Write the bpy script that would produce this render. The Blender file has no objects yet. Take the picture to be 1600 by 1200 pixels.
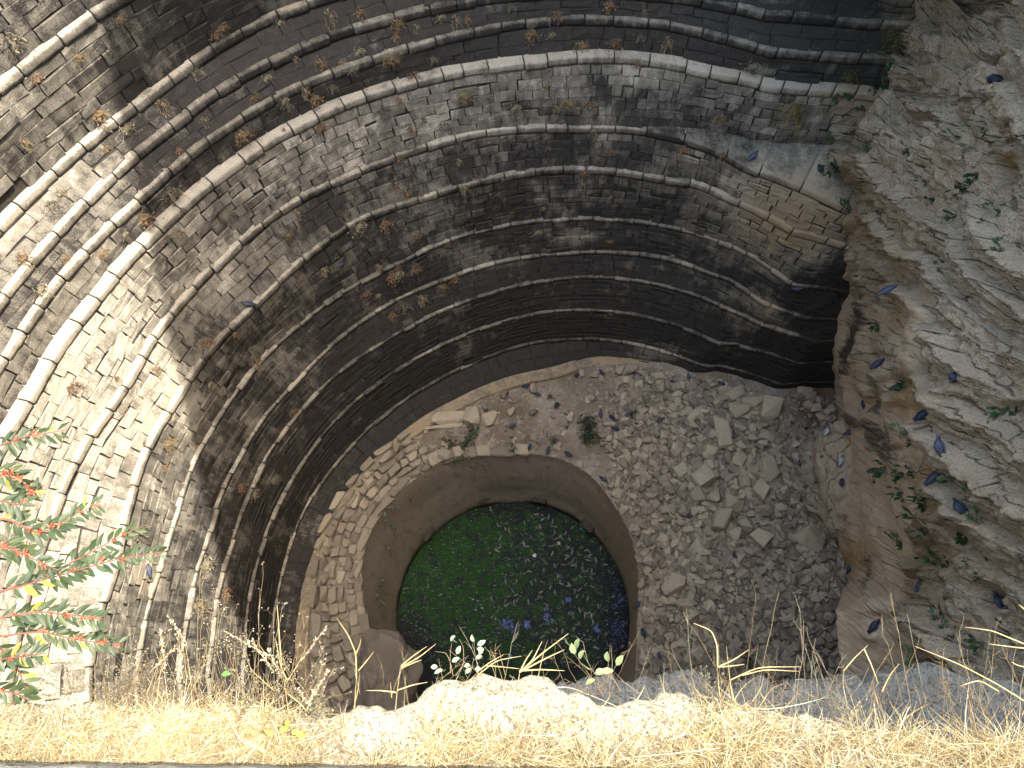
import bpy, bmesh, math, random
import numpy as np
from mathutils import Vector, Matrix, Quaternion
from mathutils.bvhtree import BVHTree

random.seed(7)
rng = np.random.default_rng(7)
S = bpy.context.scene
COL = S.collection
CAMZ = 28.0                      # the lens is 28 m above the well floor (z = 0)
PITCH = math.radians(66.0)
FOC = 1200.0                     # focal length in photograph pixels (1600 wide)

# ------------------------------------------------------------------ camera, sky, sun, exposure
cam_d = bpy.data.cameras.new('camera'); cam = bpy.data.objects.new('camera', cam_d); COL.objects.link(cam)
cam.location = (0, 0, CAMZ); cam.rotation_euler = (math.radians(90) - PITCH, 0, 0)
cam_d.sensor_width = 36.0; cam_d.lens = 27.0; cam_d.clip_start = 0.05; cam_d.clip_end = 3000
S.camera = cam
SUN = Vector((1.0, 0.0, 2.39)).normalized()
W = bpy.data.worlds.new('World'); S.world = W; W.use_nodes = True
nt = W.node_tree; bg = nt.nodes['Background']
sky = nt.nodes.new('ShaderNodeTexSky'); sky.sky_type = 'NISHITA'; sky.sun_disc = False
sky.sun_elevation = math.asin(SUN.z); sky.sun_rotation = math.atan2(SUN.x, SUN.y)
nt.links.new(sky.outputs[0], bg.inputs[0]); bg.inputs[1].default_value = 0.15
sky.dust_density = 5.0; sky.ozone_density = 1.0; sky.air_density = 2.0
sd = bpy.data.lights.new('sun', 'SUN'); so = bpy.data.objects.new('sun', sd); COL.objects.link(so)
sd.energy = 2.0; sd.angle = math.radians(0.3); sd.color = (1.0, 0.94, 0.84)
so.rotation_euler = SUN.to_track_quat('Z', 'Y').to_euler()
S.view_settings.view_transform = 'Standard'; S.view_settings.look = 'None'
S.view_settings.exposure = 2.4; S.view_settings.gamma = 1.0; S.view_settings.use_curve_mapping = False
S.cycles.max_bounces = 12; S.cycles.diffuse_bounces = 10

# ------------------------------------------------------------------ helpers
SP, CP = math.sin(PITCH), math.cos(PITCH)
def unpZ(px, py, Z):             # a point of the place, given where it shows in the photograph and its distance
    u = (px - 800) / FOC; v = (py - 600) / FOC
    return np.array([u * Z, Z * (CP - v * SP), CAMZ - Z * (SP + v * CP)])
def unpD(px, py, D):
    v = (py - 600) / FOC
    return unpZ(px, py, D / (SP + v * CP))
def proj(P):
    P = np.asarray(P, float); x, y, z = P[..., 0], P[..., 1], P[..., 2] - CAMZ
    Z = y * CP - z * SP; dn = -y * SP - z * CP
    Z = np.where(np.abs(Z) < 1e-3, 1e-3, Z)
    return 800 + FOC * x / Z, 600 + FOC * dn / Z
def ray(px, py):
    d = Vector(unpZ(px, py, 1.0) - np.array([0, 0, CAMZ])); return d.normalized()

def hash3(i, j, k, seed):
    h = (i * 374761393 + j * 668265263 + k * 2147483647 + seed * 974634777) & 0xFFFFFFFF
    h = ((h ^ (h >> 13)) * 1274126177) & 0xFFFFFFFF
    return ((h ^ (h >> 16)) & 0xFFFFFF) / float(0xFFFFFF)
def vnoise(P, scale, seed=0):    # value noise -1..1
    Q = np.asarray(P, float) * scale; I = np.floor(Q).astype(np.int64); F = Q - I; F = F * F * (3 - 2 * F)
    r = 0
    for a in (0, 1):
        for b in (0, 1):
            for c in (0, 1):
                w = (F[..., 0] if a else 1 - F[..., 0]) * (F[..., 1] if b else 1 - F[..., 1]) * (F[..., 2] if c else 1 - F[..., 2])
                r = r + w * hash3(I[..., 0] + a, I[..., 1] + b, I[..., 2] + c, seed)
    return r * 2 - 1
def fbm(P, scale, oct=4, seed=0, gain=.5):
    r = 0; a = 1
    for o in range(oct):
        r = r + a * vnoise(P, scale * 2 ** o, seed + o * 17); a *= gain
    return r
def sstep(a, b, x):
    t = np.clip((x - a) / (b - a), 0, 1); return t * t * (3 - 2 * t)

def mesh(name, V, F, mat=None, attrs=None, smooth=True):
    me = bpy.data.meshes.new(name); me.from_pydata([tuple(v) for v in V], [], [tuple(int(i) for i in f) for f in F])
    if attrs:
        for k, v in attrs.items():
            v = np.asarray(v, np.float32)
            if v.ndim == 2:
                at = me.attributes.new(k, 'FLOAT_COLOR', 'POINT'); c = np.ones((len(v), 4), np.float32); c[:, :3] = v; at.data.foreach_set('color', c.ravel())
            else:
                at = me.attributes.new(k, 'FLOAT', 'POINT'); at.data.foreach_set('value', v)
    if smooth: me.polygons.foreach_set('use_smooth', [True] * len(me.polygons))
    if mat: me.materials.append(mat)
    me.update(); return me
def obj(name, me, parent=None, loc=None):
    o = bpy.data.objects.new(name, me); COL.objects.link(o)
    if parent is not None: o.parent = parent
    if loc is not None: o.location = loc
    return o
def empty(name, loc=(0, 0, 0)):
    o = bpy.data.objects.new(name, None); COL.objects.link(o); o.location = loc; o.empty_display_size = .2; return o
def tag(o, label=None, cat=None, group=None, kind=None):
    if label: o['label'] = label
    if cat: o['category'] = cat
    if group: o['group'] = group
    if kind: o['kind'] = kind
    return o
def dup(o, parent=None):
    c = o.copy(); COL.objects.link(c)
    if parent is not None: c.parent = parent
    for ch in list(o.children): dup(ch, c)
    return c
class MB:                        # collects pieces into one mesh
    def __init__(s): s.V = []; s.F = []; s.n = 0; s.A = {}
    def add(s, V, F, **at):
        V = np.asarray(V, float); F = np.asarray(F) if not isinstance(F, list) else F
        s.V.append(V)
        s.F.extend([[int(i) + s.n for i in f] for f in F]); s.n += len(V)
        for k, v in at.items():
            v = np.asarray(v, float)
            if v.ndim == 0: v = np.full(len(V), float(v))
            elif v.ndim == 1 and len(v) == 3 and len(V) != 3: v = np.tile(v, (len(V), 1))
            s.A.setdefault(k, []).append(v)
    def build(s, name, mat, smooth=True):
        return mesh(name, np.concatenate(s.V), s.F, mat, {k: np.concatenate(v) for k, v in s.A.items()}, smooth)
def gridF(nr, nc, close=False, off=0):
    F = []
    for r in range(nr - 1):
        for c in range(nc if close else nc - 1):
            d = (c + 1) % nc
            F.append((off + r * nc + c, off + r * nc + d, off + (r + 1) * nc + d, off + (r + 1) * nc + c))
    return F
def tube(P, R, n=5):             # tapered tube along a polyline
    P = np.asarray(P, float); R = np.broadcast_to(np.asarray(R, float), (len(P),))
    T = np.gradient(P, axis=0); T /= np.linalg.norm(T, axis=1)[:, None] + 1e-9
    up = np.array([.31, .17, .93]); A = np.cross(T, up); A /= np.linalg.norm(A, axis=1)[:, None] + 1e-9; B = np.cross(T, A)
    a = np.arange(n) * 2 * math.pi / n
    V = P[:, None] + R[:, None, None] * (np.cos(a)[None, :, None] * A[:, None] + np.sin(a)[None, :, None] * B[:, None])
    return V.reshape(-1, 3), gridF(len(P), n, True)
def ribbon(P, wid, side):        # a flat blade that follows a polyline
    P = np.asarray(P, float); wid = np.broadcast_to(np.asarray(wid, float), (len(P),)); side = np.asarray(side, float)
    V = np.empty((2 * len(P), 3)); V[0::2] = P - side * wid[:, None]; V[1::2] = P + side * wid[:, None]
    return V, [(2 * i, 2 * i + 1, 2 * i + 3, 2 * i + 2) for i in range(len(P) - 1)]
def hull_rock(seed, n=18, sx=1, sy=.75, sz=.6):
    r = np.random.default_rng(seed); bm = bmesh.new()
    P = r.uniform(-1, 1, (n, 3)); P = np.sign(P) * np.abs(P) ** (.5 + .35 * (seed % 3) / 2)
    L = np.linalg.norm(P, axis=1); P = P / np.maximum(L, 1.25)[:, None] * 1.1
    for p in P: bm.verts.new((p[0] * sx * .5, p[1] * sy * .5, p[2] * sz * .5))
    bmesh.ops.convex_hull(bm, input=bm.verts[:])
    for v in [v for v in bm.verts if not v.link_faces]: bm.verts.remove(v)
    bmesh.ops.bevel(bm, geom=bm.edges[:], offset=.035, segments=1, affect='EDGES', clamp_overlap=True)
    bm.verts.ensure_lookup_table(); bm.verts.index_update()
    V = np.array([v.co[:] for v in bm.verts]); F = [[v.index for v in f.verts] for f in bm.faces]; bm.free()
    return V, F

# ------------------------------------------------------------------ materials
class NM:
    def __init__(s, name, rough=.9, spec=.25):
        s.m = bpy.data.materials.new(name); s.m.use_nodes = True; s.t = s.m.node_tree; s.b = s.t.nodes['Principled BSDF']
        s.b.inputs['Roughness'].default_value = rough; s.b.inputs['Specular IOR Level'].default_value = spec
    def n(s, t, **k):
        x = s.t.nodes.new(t)
        for a, b in k.items(): setattr(x, a, b)
        return x
    def link(s, a, b): s.t.links.new(a, b)
    def put(s, sock, v):
        if isinstance(v, (int, float)): sock.default_value = v
        elif isinstance(v, tuple): sock.default_value = v if len(v) == len(sock.default_value) else (*v, 1)
        else: s.link(v, sock)
    def pos(s): return s.n('ShaderNodeNewGeometry').outputs['Position']
    def objc(s): return s.n('ShaderNodeTexCoord').outputs['Object']
    def mapv(s, v, sc=(1, 1, 1), rot=(0, 0, 0)):
        x = s.n('ShaderNodeMapping'); s.link(v, x.inputs[0]); x.inputs['Scale'].default_value = sc; x.inputs['Rotation'].default_value = rot; return x.outputs[0]
    def attr(s, name, col=False):
        x = s.n('ShaderNodeAttribute'); x.attribute_name = name; return x.outputs['Color' if col else 'Fac']
    def noise(s, v, sc, det=4, rough=.55, dist=0):
        x = s.n('ShaderNodeTexNoise'); s.link(v, x.inputs['Vector']); x.inputs['Scale'].default_value = sc; x.inputs['Detail'].default_value = det
        x.inputs['Roughness'].default_value = rough; x.inputs['Distortion'].default_value = dist; return x.outputs['Fac']
    def voro(s, v, sc, out='Distance', feat='F1'):
        x = s.n('ShaderNodeTexVoronoi'); x.feature = feat; s.link(v, x.inputs['Vector']); x.inputs['Scale'].default_value = sc; return x.outputs[out]
    def math(s, op, a, b=0., c=None):
        x = s.n('ShaderNodeMath', operation=op); s.put(x.inputs[0], a); s.put(x.inputs[1], b)
        if c is not None: s.put(x.inputs[2], c)
        return x.outputs[0]
    def rng(s, v, a, b, c=0., d=1.):
        x = s.n('ShaderNodeMapRange'); x.interpolation_type = 'SMOOTHSTEP'; s.put(x.inputs[0], v)
        for i, q in enumerate((a, b, c, d)): x.inputs[1 + i].default_value = q
        return x.outputs[0]
    def mix(s, f, a, b, mode='MIX'):
        x = s.n('ShaderNodeMix', data_type='RGBA', blend_type=mode); s.put(x.inputs[0], f); s.put(x.inputs[6], a); s.put(x.inputs[7], b); return x.outputs[2]
    def bump(s, h, dist=.02, st=1.0, prev=None):
        x = s.n('ShaderNodeBump'); s.link(h, x.inputs['Height']); x.inputs['Distance'].default_value = dist; x.inputs['Strength'].default_value = st
        if prev is not None: s.link(prev, x.inputs['Normal'])
        return x.outputs[0]
    def fin(s, col, nrm=None):
        s.put(s.b.inputs['Base Color'], col)
        if nrm is not None: s.link(nrm, s.b.inputs['Normal'])
        return s.m

def m_masonry():
    k = NM('weathered_masonry'); p = k.pos()
    st = k.attr('stain'); tan = k.attr('tan'); rnd = k.attr('rnd')  # stain also holds the paler tone painted on the sunlit left
    n1 = k.noise(p, .9, 5, .6); n2 = k.noise(p, 4.5, 5, .65); n3 = k.noise(p, 28, 4, .7); n4 = k.noise(k.mapv(p, (1.6, 1.6, .35)), 3.0, 4, .6)
    pale = k.mix(n2, (.33, .30, .245), (.50, .455, .365)); pale = k.mix(k.rng(rnd, 0, 1, 0, .45), pale, (.34, .30, .245))
    tanc = k.mix(n2, (.25, .175, .095), (.42, .31, .18)); col = k.mix(tan, pale, tanc)
    col = k.mix(k.math('MULTIPLY', k.rng(n3, .48, .68), .6), col, (.15, .135, .11))
    f = k.math('ADD', st, k.math('MULTIPLY', k.math('SUBTRACT', n1, .5), 1.15))
    f = k.math('ADD', f, k.math('MULTIPLY', k.math('SUBTRACT', n4, .5), .9))
    f = k.math('ADD', f, k.math('MULTIPLY', k.math('SUBTRACT', n3, .5), .95))
    f = k.math('ADD', f, k.math('MULTIPLY', k.math('SUBTRACT', rnd, .5), .22))
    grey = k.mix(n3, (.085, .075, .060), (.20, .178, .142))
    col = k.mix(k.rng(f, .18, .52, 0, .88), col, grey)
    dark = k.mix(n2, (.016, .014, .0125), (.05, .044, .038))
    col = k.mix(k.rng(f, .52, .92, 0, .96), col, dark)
    sp = k.math('MULTIPLY', k.rng(k.voro(p, 13), .0, .17, 1, 0), k.rng(n2, .44, .56))       # lichen flecks
    col = k.mix(k.math('MULTIPLY', sp, .6), col, (.40, .385, .34))
    gap = k.rng(k.attr('edge'), .15, 1., 0, .75); col = k.mix(gap, col, (.022, .019, .016))
    h = k.math('ADD', k.math('MULTIPLY', n2, .6), k.math('MULTIPLY', n3, .5))
    return k.fin(col, k.bump(h, .045, .9))
def m_mortar():
    k = NM('joint_mortar'); p = k.pos(); n = k.noise(p, 8, 4, .6)
    return k.fin(k.mix(n, (.022, .019, .016), (.07, .06, .048)), k.bump(n, .05))
def m_tread():
    k = NM('dusty_tread'); p = k.pos(); n = k.noise(p, 1.4, 5, .6); n3 = k.noise(p, 20, 4, .7)
    c = k.mix(n, (.22, .21, .19), (.40, .38, .34)); c = k.mix(k.math('MULTIPLY', k.rng(n3, .5, .7), .6), c, (.12, .11, .095))
    return k.fin(c, k.bump(n3, .03))
def m_floor():
    k = NM('dusty_ground'); p = k.pos(); n1 = k.noise(p, .5, 4, .6); n2 = k.noise(p, 3, 5, .65); v = k.voro(p, 9); n3 = k.noise(p, 22, 3, .7)
    c = k.mix(k.rng(n1, .35, .65), (.19, .15, .105), (.31, .26, .19)); c = k.mix(k.rng(n2, .5, .72), c, (.40, .36, .30)); c = k.mix(k.rng(n3, .5, .72, 0, .6), c, (.11, .09, .07))
    c = k.mix(k.attr('red'), c, k.mix(n2, (.10, .058, .038), (.19, .115, .075)))
    h = k.math('ADD', k.math('MULTIPLY', v, -.5), n2); return k.fin(c, k.bump(h, .10, 1.0))
def m_rubble():
    k = NM('rubble_limestone'); oi = k.n('ShaderNodeObjectInfo').outputs['Random']; p = k.pos(); n = k.noise(p, 5, 5, .65); n3 = k.noise(p, 30, 3, .7)
    c = k.mix(n, (.41, .335, .23), (.58, .49, .35)); c = k.mix(k.rng(oi, 0, 1, 0, .45), c, (.34, .275, .19)); c = k.mix(k.attr('rnd'), c, (.19, .155, .118))
    c = k.mix(k.math('MULTIPLY', k.rng(n3, .52, .72), .55), c, (.10, .088, .07))
    return k.fin(c, k.bump(k.math('ADD', n, n3), .04, .8))
def m_plaster():
    k = NM('shaft_plaster', .75); p = k.pos(); n = k.noise(p, .8, 5, .6); n2 = k.noise(k.mapv(p, (1, 1, .5)), 3, 5, .65); n3 = k.noise(k.mapv(p, (3, 3, .6)), 4, 5, .7)
    c = k.mix(n, (.29, .25, .20), (.40, .335, .26)); c = k.mix(k.attr('tan'), c, (.40, .30, .19)); c = k.mix(k.rng(n2, .5, .72, 0, .6), c, (.16, .135, .11))
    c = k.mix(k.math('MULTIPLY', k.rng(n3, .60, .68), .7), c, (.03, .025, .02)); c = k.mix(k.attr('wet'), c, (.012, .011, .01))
    return k.fin(c, k.bump(k.math('ADD', n2, n3), .06, .7))
def m_water():
    k = NM('weedy_water', .5, .12); p = k.pos(); n1 = k.noise(p, .45, 3, .5); n2 = k.noise(p, 2.2, 6, .72, .5); n3 = k.noise(p, 14, 5, .75); v = k.voro(p, 22)
    cov = k.math('ADD', k.math('ADD', k.math('MULTIPLY', n2, 1.25), k.math('MULTIPLY', n3, .75)), k.math('SUBTRACT', k.attr('weed'), .36))
    g = k.mix(n3, (.007, .028, .008), (.032, .088, .02)); g = k.mix(k.rng(v, 0, .3, .5, 0), g, (.07, .19, .035))
    c = k.mix(k.rng(cov, .60, .80), (.0045, .007, .008), g)
    r = k.rng(cov, .66, .8, .4, .85); k.link(r, k.b.inputs['Roughness'])
    return k.fin(c, k.bump(n3, .03, .6))
def m_rock():
    k = NM('cliff_rock'); p = k.mapv(k.pos(), (1, 1, .62)); uv = k.n('ShaderNodeUVMap'); uv.uv_map = 'bedding'; u = uv.outputs[0]
    n1 = k.noise(p, .55, 5, .6); n2 = k.noise(p, 3.2, 6, .7); n3 = k.noise(p, 16, 5, .75); pit = k.voro(p, 7)
    lay = k.noise(k.mapv(u, (1, 14, 1)), 1.2, 5, .6, .3)
    fib = k.noise(k.mapv(p, (1.6, 1.6, 1.1), (.5, .2, 0)), 5, 6, .8)
    c = k.mix(k.rng(n1, .3, .7), (.60, .455, .30), (.72, .59, .42)); c = k.mix(k.rng(lay, .5, .68, 0, .5), c, (.46, .35, .245)); c = k.mix(k.rng(n2, .52, .72, 0, .65), c, (.66, .585, .475))
    c = k.mix(k.rng(fib, .56, .70, 0, .45), c, (.22, .165, .12))
    c = k.mix(k.math('MULTIPLY', k.rng(n3, .52, .66), .6), c, (.20, .155, .11)); c = k.mix(k.math('MULTIPLY', k.rng(k.noise(p, 42, 3, .7), .54, .64), .6), c, (.10, .078, .058))
    cr = k.voro(k.mapv(u, (.7, 3.4, 1)), 1.3, 'Distance', 'DISTANCE_TO_EDGE'); crk = k.math('MULTIPLY', k.rng(cr, .0, .04, 1, 0), k.math('MULTIPLY', k.rng(n2, .42, .54), k.rng(n1, .40, .52)))
    c = k.mix(k.math('MULTIPLY', crk, .8), c, (.10, .07, .048))
    sm = k.attr('sand'); sand = k.mix(k.rng(lay, .35, .65), (.58, .435, .285), (.68, .535, .38)); sand = k.mix(k.rng(n2, .5, .75, 0, .5), sand, (.48, .35, .225)); c = k.mix(sm, c, sand)
    c = k.mix(k.math('MULTIPLY', k.attr('ochre'), k.rng(n2, .3, .6, .4, 1)), c, (.36, .225, .085))
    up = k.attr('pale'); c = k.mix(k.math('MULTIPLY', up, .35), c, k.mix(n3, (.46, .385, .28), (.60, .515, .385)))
    sk = k.noise(k.mapv(u, (1.5, 4, 1)), 3.0, 6, .72, .6)
    d = k.math('ADD', k.attr('stain'), k.math('MULTIPLY', k.math('SUBTRACT', sk, .5), 1.15)); c = k.mix(k.rng(d, .42, .72, 0, .93), c, k.mix(n2, (.035, .027, .022), (.085, .068, .055)))
    h = k.math('ADD', k.math('MULTIPLY', n2, .8), k.math('MULTIPLY', n3, .55)); h = k.math('ADD', h, k.math('MULTIPLY', k.rng(pit, 0, .35, 0, 1), .25)); h = k.math('ADD', h, k.math('MULTIPLY', fib, -.5)); h = k.math('ADD', h, k.math('MULTIPLY', crk, -.9))
    h = k.math('MULTIPLY', h, k.math('SUBTRACT', 1., k.math('MULTIPLY', sm, .7)))
    h = k.math('ADD', h, k.math('MULTIPLY', lay, .35))
    return k.fin(c, k.bump(h, .22, 1.0))
def m_ledge():
    k = NM('ledge_limestone'); p = k.pos(); n = k.noise(p, 9, 5, .65); n3 = k.noise(p, 70, 4, .75); v = k.voro(p, 45)
    c = k.mix(n, (.31, .27, .195), (.48, .43, .325)); c = k.mix(k.rng(n3, .50, .62, 0, .85), c, (.13, .105, .07)); c = k.mix(k.rng(v, 0, .3, .6, 0), c, (.22, .17, .10))
    return k.fin(c, k.bump(k.math('ADD', n, n3), .012, 1.0))
def m_lowledge():
    k = NM('lower_ledge_rock'); p = k.pos(); n = k.noise(p, 2.2, 5, .65); n3 = k.noise(p, 22, 4, .8)
    c = k.mix(n, (.24, .225, .195), (.48, .45, .385)); c = k.mix(k.rng(n3, .48, .62, 0, .8), c, (.10, .09, .075)); c = k.mix(k.rng(k.noise(p, 6, 4, .7), .56, .66, 0, .7), c, (.13, .115, .09))
    return k.fin(c, k.bump(k.math('ADD', n, n3), .03, 1.0))
def m_attr(name, rough=.8, spec=.3, trans=0., var=.35):
    k = NM(name, rough, spec); oi = k.n('ShaderNodeObjectInfo').outputs['Random']; p = k.pos(); n = k.noise(p, 30, 3, .6)
    c = k.attr('col', True); c = k.mix(k.rng(n, .3, .7, 0, var), c, k.mix(1., c, (.45, .42, .38), 'MULTIPLY')); c = k.mix(k.rng(oi, 0, 1, 0, .3), c, k.mix(1., c, (.6, .6, .6), 'MULTIPLY'))
    if trans:
        k.b.inputs['Transmission Weight'].default_value = 0
        tr = k.n('ShaderNodeBsdfTranslucent'); k.link(c, tr.inputs[0]); ms = k.n('ShaderNodeMixShader'); ms.inputs[0].default_value = trans
        k.fin(c); k.link(k.b.outputs[0], ms.inputs[1]); k.link(tr.outputs[0], ms.inputs[2]); k.link(ms.outputs[0], k.t.nodes['Material Output'].inputs[0]); return k.m
    return k.fin(c)
def m_soil():
    k = NM('plateau_ground'); p = k.pos(); n = k.noise(p, .3, 5, .6); n2 = k.noise(p, 6, 4, .7)
    return k.fin(k.mix(k.rng(n, .35, .65), k.mix(n2, (.30, .24, .14), (.42, .35, .22)), k.mix(n2, (.20, .19, .09), (.30, .27, .15))), k.bump(n2, .05))
M = dict(mas=m_masonry(), mort=m_mortar(), tread=m_tread(), floor=m_floor(), rub=m_rubble(), plas=m_plaster(), water=m_water(), rock=m_rock(), ledge=m_ledge(), low=m_lowledge(),
         leaf=m_attr('plant_leaves', .5, .4, .25), straw=m_attr('dry_straw', .75, .3, .25, .3), feather=m_attr('feathers', .55, .4, 0, .2), litter=m_attr('litter', .45, .5, 0, .3), soil=m_soil(), twig=m_attr('dry_twigs', .9, .2, 0, .4))

# ------------------------------------------------------------------ the stepped wall: rings traced, then unprojected at their own depth
AX = np.array([2.67, 3.85])
NAMES = list('MLKJIHGFEDCBA')
DEP = dict(zip(NAMES, [28, 27.2, 25.5, 23.9, 22.9, 21.5, 19.5, 18.1, 16.26, 15.4, 14.75, 14.1, 11.9]))
TR = {
'M': [(537,800),(580,744),(658,670),(719,636),(800,602),(867,587),(935,567),(1002,572),(1070,579),(506,861),(483,935),(474,1036)],
'L': [(530,721),(597,653),(665,606),(749,565),(817,540),(884,531),(952,532),(1019,545),(1070,560),(476,798),(452,861),(435,925)],
'K': [(530,653),(614,584),(682,545),(766,510),(850,489),(918,485),(1002,494),(1070,513),(1127,542),(472,727),(432,798),(405,874),(388,962),(385,1036)],
'J': [(530,582),(614,528),(682,491),(766,459),(850,439),(918,434),(1002,440),(1070,457),(1148,488),(483,629),(422,707),(385,788),(358,867),(338,942),(334,1016)],
'I': [(530,530),(614,472),(692,439),(800,405),(850,400),(1060,407),(1110,430),(472,589),(408,660),(371,724),(341,788),(331,834),(304,901),(297,969)],
'H': [(530,461),(658,400),(500,483),(449,525),(405,565),(375,609),(354,636),(324,687),(304,717),(280,798),(243,925)],
'G': [(668,307),(746,284),(824,268),(894,263),(975,268),(1070,287),(557,344),(402,473),(365,508),(300,582),(280,619),(246,667),(219,724),(199,795),(174,925)],
'F': [(530,280),(594,253),(652,233),(746,206),(827,199),(898,199),(942,199),(996,201),(1067,216),(1140,243),(452,317),(381,371),(324,427),(280,474),(233,532),(213,575),(165,653)],
'E': [(206,400),(250,359),(304,305),(341,277),(405,230),(452,203),(500,179),(530,165),(581,147),(631,133),(709,113),(780,103),(868,93),(918,88),(972,89),(1016,93),(1067,101),(1119,116),(1153,125),(149,469),(96,535),(42,633),(14,677)],
'D': [(125,398),(182,341),(236,294),(290,243),(341,206),(412,162),(506,115),(540,105),(618,79),(699,57),(793,39),(844,30),(959,29),(1056,37),(1100,51),(1151,62)],
'C': [(57,400),(132,314),(219,233),(270,194),(344,137),(395,111),(472,71),(540,47),(603,29),(692,7),(1104,0),(1155,10)],
'B': [(69,280),(152,206),(206,165),(257,127),(327,76),(419,25),(479,0),(34,319)],
'A': [(0,127),(37,101),(101,51),(169,0)]}
EAST = {'M': [(1127,592),(1208,618),(1312,616)], 'L': [(1127,582),(1208,604),(1312,603)], 'K': [(1205,586),(1310,590)], 'J': [(1249,537),(1318,543)], 'I': [(1195,474),(1252,498),(1322,500)],
        'H': [(1150,387),(1240,447),(1326,455)], 'G': [(1154,314),(1240,360),(1332,388)], 'F': [(1185,267),(1246,290),(1286,308),(1332,331)], 'E': [(1205,133),(1249,138),(1354,145),(1390,150)],
        'D': [(1208,78),(1259,83),(1343,88),(1401,91),(1444,92)], 'C': [(1202,22),(1259,25),(1357,34),(1441,37),(1492,36)], 'B': [], 'A': []}
def polar(pts, D):
    P = np.array([unpD(a, b, D)[:2] for a, b in pts]) - AX
    return np.degrees(np.arctan2(P[:, 1], P[:, 0])) % 360, np.hypot(P[:, 0], P[:, 1])
rowsA, rhs = [], []
nR = len(NAMES)
def basis(i, th):
    t = (np.clip(th, 62, 192) - 125) / 65.0
    b = np.zeros((len(th), 2 * nR + 3)); b[:, i] = 1; b[:, nR + i] = t; b[:, 2 * nR] = t ** 2; b[:, 2 * nR + 1] = t ** 3; b[:, 2 * nR + 2] = t ** 4; return b
for i, n in enumerate(NAMES):
    th, R = polar(TR[n], DEP[n]); rowsA.append(basis(i, th)); rhs.append(R)
    if n in 'AB': reg = np.zeros((1, 2 * nR + 3)); reg[0, nR + i] = 3; reg[0, nR + i - 1] = -3; rowsA.append(reg); rhs.append([0])
    reg = np.zeros((1, 2 * nR + 3)); reg[0, nR + i] = .5; rowsA.append(reg); rhs.append([0])
COEF = np.linalg.lstsq(np.concatenate(rowsA), np.concatenate(rhs), rcond=None)[0]
TH = np.arange(20, 226, .5)
RT = []
for i, n in enumerate(NAMES):
    R = basis(i, TH) @ COEF
    th, r = polar(TR[n], DEP[n]); o = np.argsort(th); res = r[o] - basis(i, th[o]) @ COEF      # the ring's own unevenness, smoothed
    dev = np.interp(TH, th[o], res, left=res[0] * .3, right=res[-1] * .3); kk = np.exp(-np.linspace(-2, 2, 25) ** 2); kk /= kk.sum()
    R = R + np.convolve(np.pad(dev, 12, 'edge'), kk, 'valid')
    if EAST[n]:
        te, re_ = polar(EAST[n], DEP[n]); o = np.argsort(te); te, re_ = te[o], re_[o]
        w = sstep(te[-1] + 8, te[-1], TH); e = np.interp(TH, te, re_); sl = (re_[1] - re_[0]) / max(te[1] - te[0], 1e-3)
        e = np.where(TH < te[0], re_[0] + np.clip(sl, -.2, .0) * (TH - te[0]), e)
        R = R * (1 - w) + e * w
    RT.append(R)
for i in range(1, nR):                                   # treads never vanish
    RT[i] = np.maximum(RT[i], RT[i - 1] + .12)
# rings above the picture, up to the rim
UP = [(9.9, .4), (7.9, .8), (5.9, 1.2), (3.9, 1.6), (2.2, 2.0)]
DL = [DEP[n] for n in NAMES]
for d, e in UP: RT.append(RT[12] + e); DL.append(d)
def Rr(i, th): return np.interp(th, TH, RT[i])
def P3(R, th, D):
    a = np.radians(th); return np.stack([AX[0] + R * np.cos(a), AX[1] + R * np.sin(a), np.broadcast_to(CAMZ - D, np.shape(R + a))], -1)

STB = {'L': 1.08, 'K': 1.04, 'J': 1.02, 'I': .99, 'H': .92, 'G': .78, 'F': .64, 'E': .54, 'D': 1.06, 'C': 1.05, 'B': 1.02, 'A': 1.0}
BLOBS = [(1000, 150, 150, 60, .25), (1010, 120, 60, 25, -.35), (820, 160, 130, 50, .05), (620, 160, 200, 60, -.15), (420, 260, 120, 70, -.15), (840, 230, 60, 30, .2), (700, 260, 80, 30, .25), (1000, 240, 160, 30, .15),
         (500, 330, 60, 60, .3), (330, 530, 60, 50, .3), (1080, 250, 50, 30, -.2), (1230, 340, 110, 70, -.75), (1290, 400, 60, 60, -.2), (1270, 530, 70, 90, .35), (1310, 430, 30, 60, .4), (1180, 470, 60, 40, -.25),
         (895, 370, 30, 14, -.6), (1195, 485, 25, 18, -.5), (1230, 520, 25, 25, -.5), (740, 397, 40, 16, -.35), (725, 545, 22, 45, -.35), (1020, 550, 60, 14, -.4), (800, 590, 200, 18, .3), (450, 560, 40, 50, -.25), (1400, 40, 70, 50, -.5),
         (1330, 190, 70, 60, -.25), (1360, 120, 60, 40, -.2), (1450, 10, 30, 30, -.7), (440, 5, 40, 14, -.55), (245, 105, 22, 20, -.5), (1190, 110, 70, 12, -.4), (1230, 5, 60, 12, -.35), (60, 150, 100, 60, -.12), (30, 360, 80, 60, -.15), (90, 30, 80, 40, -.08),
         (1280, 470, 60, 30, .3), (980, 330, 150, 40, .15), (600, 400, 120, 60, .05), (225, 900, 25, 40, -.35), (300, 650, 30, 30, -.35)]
TANB = [(1240, 350, 120, 90, .9), (1350, 160, 60, 80, .7), (1440, 20, 40, 40, .8), (895, 370, 30, 12, .6), (1190, 490, 90, 50, .45), (1000, 565, 200, 14, .6), (725, 545, 25, 50, .5), (860, 595, 260, 18, .5), (440, 5, 40, 14, .5), (245, 105, 25, 22, .4), (1150, 440, 90, 60, .3), (600, 720, 40, 200, .2), (230, 900, 25, 40, .35), (1190, 110, 70, 12, .3)]
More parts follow.
